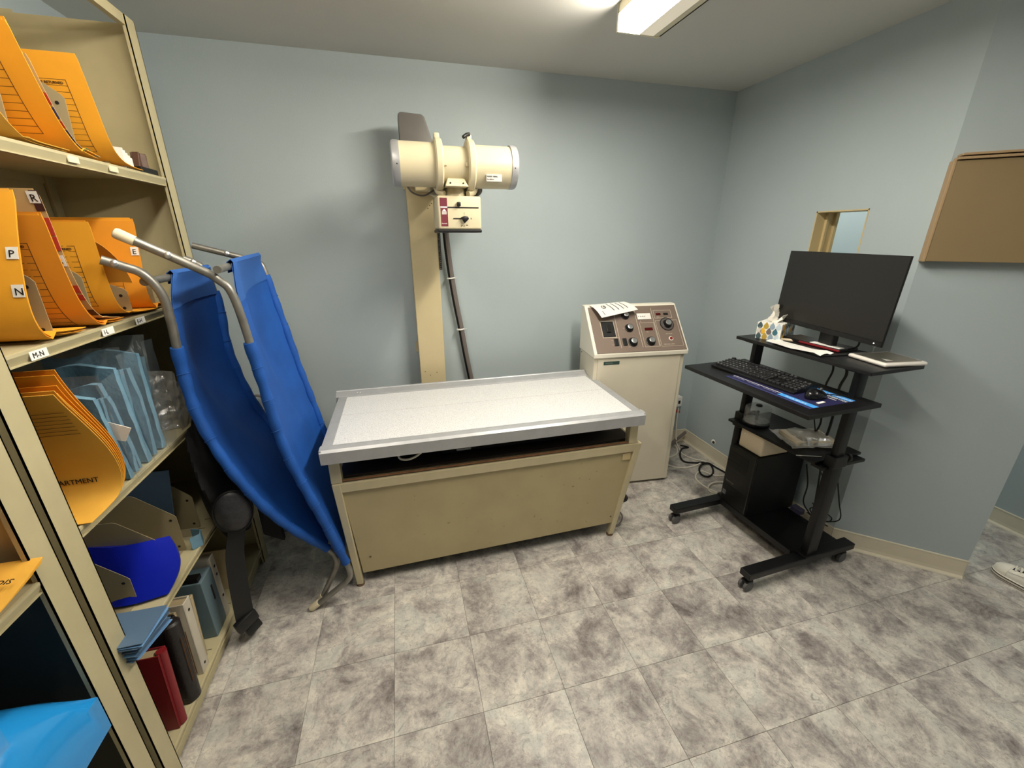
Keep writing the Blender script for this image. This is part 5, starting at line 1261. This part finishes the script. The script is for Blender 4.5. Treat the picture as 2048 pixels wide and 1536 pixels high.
# ================================================================== FOLDING COTS
def cot(label, near, far, bar0, bar1, legn, legf, crease, sag, hem_to, sleeve_from, loc, tipn, tipf):
    t = thing('folding_cot', label, 'stretcher', loc)
    def rail(pts): return resample(smoothpath(pts, 8), 40)[0]
    N_, F_ = rail(near), rail(far)
    for full in (legn, legf):
        b = NB(); tube(b, full, .0125, 14, 7); link('frame_tube', b, M['alu_dull'], t, True)
    for full in (legn, legf):
        q = (V(*full[0])*.35+V(*full[1])*.65); b = NB(); lathe(b, [(.008, .009), (.0145, .009), (.0165, .005)], q, (.3, -1, .25), 14); link('rivet', b, M['steel'], t, True)
    b = NB(); tube(b, [bar0, bar1], .0115, 12, 0); link('cross_bar', b, M['alu_dull'], t, True)
    for p, q in (tipn, tipf):
        if p is None: continue
        d = (V(*p)-V(*q)).normalized(); b = NB(); lathe(b, [(-.035, .0145), (.004, .0155), (.010, .013), (.013, .006)], p, d, 18); link('rubber_tip', b, M['tip'], t, True)
    # canvas
    n = 34; m_ = 18; rows = []
    a0, a1 = V(*bar0), V(*bar1)
    A0, A1 = a0.lerp(a1, hem_to[0]), a0.lerp(a1, hem_to[1])
    for i in range(n):
        f = i/(n-1); row = []
        g = sleeve_from+(1-sleeve_from)*f
        pn = N_[int(g*39)].lerp(N_[min(39, int(g*39)+1)], g*39-int(g*39)); pf = F_[int(g*39)].lerp(F_[min(39, int(g*39)+1)], g*39-int(g*39))
        for k in range(m_):
            v_ = k/(m_-1); p = pn.lerp(pf, v_)
            w_ = max(0, 1-f*5.5)
            if w_ > 0: p = p.lerp(A0.lerp(A1, v_)+V(.012, 0, .010)*(1 if i == 0 else .8), w_**1.3)
            e = math.sin(PI*v_)*math.sin(PI*min(1, f*1.05))
            dep = sag*e
            # a taut diagonal fold
            dl = crease[0]+crease[1]*f-v_
            dep -= crease[2]*4*max(0, v_-(crease[0]+crease[1]*f))*(1-v_)*min(1, f*5)
            dep += .0025*math.sin(f*55+v_*3)*(math.exp(-(v_/.12)**2)+math.exp(-((1-v_)/.12)**2))
            row.append(p+V(dep, 0, 0))
        rows.append(row)
    b = NB(); slab(b, rows, .0014); link('canvas', b, M['canvas'], t, True)
    # folded hem over the cross bar
    hem = [[rows[0][k]+V(-.014, 0, -.03) for k in range(m_)], [rows[0][k]+V(-.012, 0, .004) for k in range(m_)], [rows[0][k]+V(0, 0, .012) for k in range(m_)], [rows[0][k]+V(.006, 0, .003) for k in range(m_)]]+[[rows[i][k]+V(.0035, 0, 0) for k in range(m_)] for i in (1, 2, 3)]
    b = NB(); slab(b, hem, .0016); link('hem', b, M['canvas_hem'], t, True)
    for R_, i0 in ((N_, 5), (F_, 1)):
        P = R_[i0:]
        b = NB(); tube(b, P, .0185, 14, 2, rf=lambda s: .0180+.0012*math.sin(s*70)+.0008*math.sin(s*31)); sl_ = link('rail_sleeve', b, M['canvas'], t, True)
        b = NB()
        for j in range(3, len(P)-2, 4):
            d = (P[j+1]-P[j-1]).normalized(); u = d.orthogonal().normalized(); w2_ = d.cross(u)
            tube(b, [P[j]+(u*math.cos(a)+w2_*math.sin(a))*.0198+d*.006*math.sin(a) for a in [2*PI*q/12 for q in range(13)]], .0010, 5, 1)
        link('stitching', b, M['canvas_hem'], sl_, True)
    for p in (N_[3], F_[3]):
        pass
    return t
# near rails / far rails measured against the photograph
nB = [(-.511, 1.50, 1.40), (-.494, 1.52, 1.131), (-.472, 1.54, .826), (-.401, 1.56, .505), (-.339, 1.58, .227)]
fB = [(-.567, 2.05, 1.453), (-.53, 2.05, 1.22), (-.495, 2.05, .984), (-.44, 2.05, .661), (-.41, 2.05, .40), (-.40, 2.04, .227)]
cot('blue canvas folding cot standing upright, the right one against the wall side',
    nB, fB, (-.530, 1.47, 1.485), (-.583, 2.06, 1.492), 
    [(-.733, 1.45, 1.581), (-.597, 1.48, 1.496), (-.545, 1.495, 1.455), (-.511, 1.50, 1.39)]+nB[1:]+[(-.330, 1.58, .165), (-.345, 1.58, .13), (-.392, 1.58, .092), (-.500, 1.58, .016)],
    [(-.80, 2.03, 1.545), (-.627, 2.05, 1.492), (-.58, 2.05, 1.475), (-.56, 2.05, 1.43)]+fB[1:]+[(-.395, 2.04, .165), (-.41, 2.04, .13), (-.45, 2.04, .092), (-.55, 2.04, .016)],
    (.10, 1.0, .07), -.02, (.20, .97), 0.0, (-.45, 1.8, 0), ((-.740, 1.448, 1.585), (-.70, 1.457, 1.56)), ((-.507, 1.58, .016), (-.46, 1.58, .047)))
nA = [(-.690, 1.475, 1.40), (-.690, 1.48, 1.338), (-.706, 1.50, 1.173), (-.697, 1.50, .994), (-.637, 1.50, .769), (-.546, 1.55, .517), (-.410, 1.61, .294)]
fA = [(-.735, 1.95, 1.40), (-.727, 1.95, 1.294), (-.730, 1.95, 1.102), (-.690, 1.98, .855), (-.615, 1.98, .692), (-.50, 1.99, .43), (-.44, 2.0, .30)]
cot('blue canvas folding cot standing upright, the left one bowed against the shelves',
    nA, fA, (-.720, 1.46, 1.455), (-.735, 1.95, 1.452),
    [(-.785, 1.42, 1.520), (-.748, 1.44, 1.500), (-.715, 1.455, 1.478), (-.690, 1.47, 1.42)]+nA[1:]+[(-.383, 1.61, .238), (-.385, 1.61, .20), (-.402, 1.61, .159), (-.475, 1.61, .018)],
    [(-.80, 1.93, 1.50), (-.76, 1.94, 1.475), (-.740, 1.95, 1.44), (-.735, 1.95, 1.39)]+fA[1:]+[(-.425, 2.0, .25), (-.425, 2.0, .22), (-.45, 2.0, .17), (-.53, 2.0, .02)],
    (.02, 1.05, .06), -.015, (.30, .95), 0.0, (-.6, 1.75, 0), (None, None), ((-.480, 1.61, .013), (-.44, 1.61, .085)))

# waste bin and wire loop behind the cots
t = thing('waste_bin', 'pale round bin in the dark gap behind the cots', 'bin', (-.79, 2.28, 0))
b = NB(); lathe(b, [(0, .095), (.004, .10), (.24, .125), (.25, .128), (.25, .12), (.02, .092)], (-.78, 2.28, 0), (0, 0, 1), 32); link('bucket', b, M['bin'], t, True)
cable('wall_loop_cord', 'grey cord arching off the back wall between the two cots', [(-.92, 2.52, .52), (-.90, 2.53, .67), (-.86, 2.53, .71), (-.81, 2.53, .66), (-.78, 2.53, .50), (-.77, 2.53, .2)], .008, M['cable_grey'])
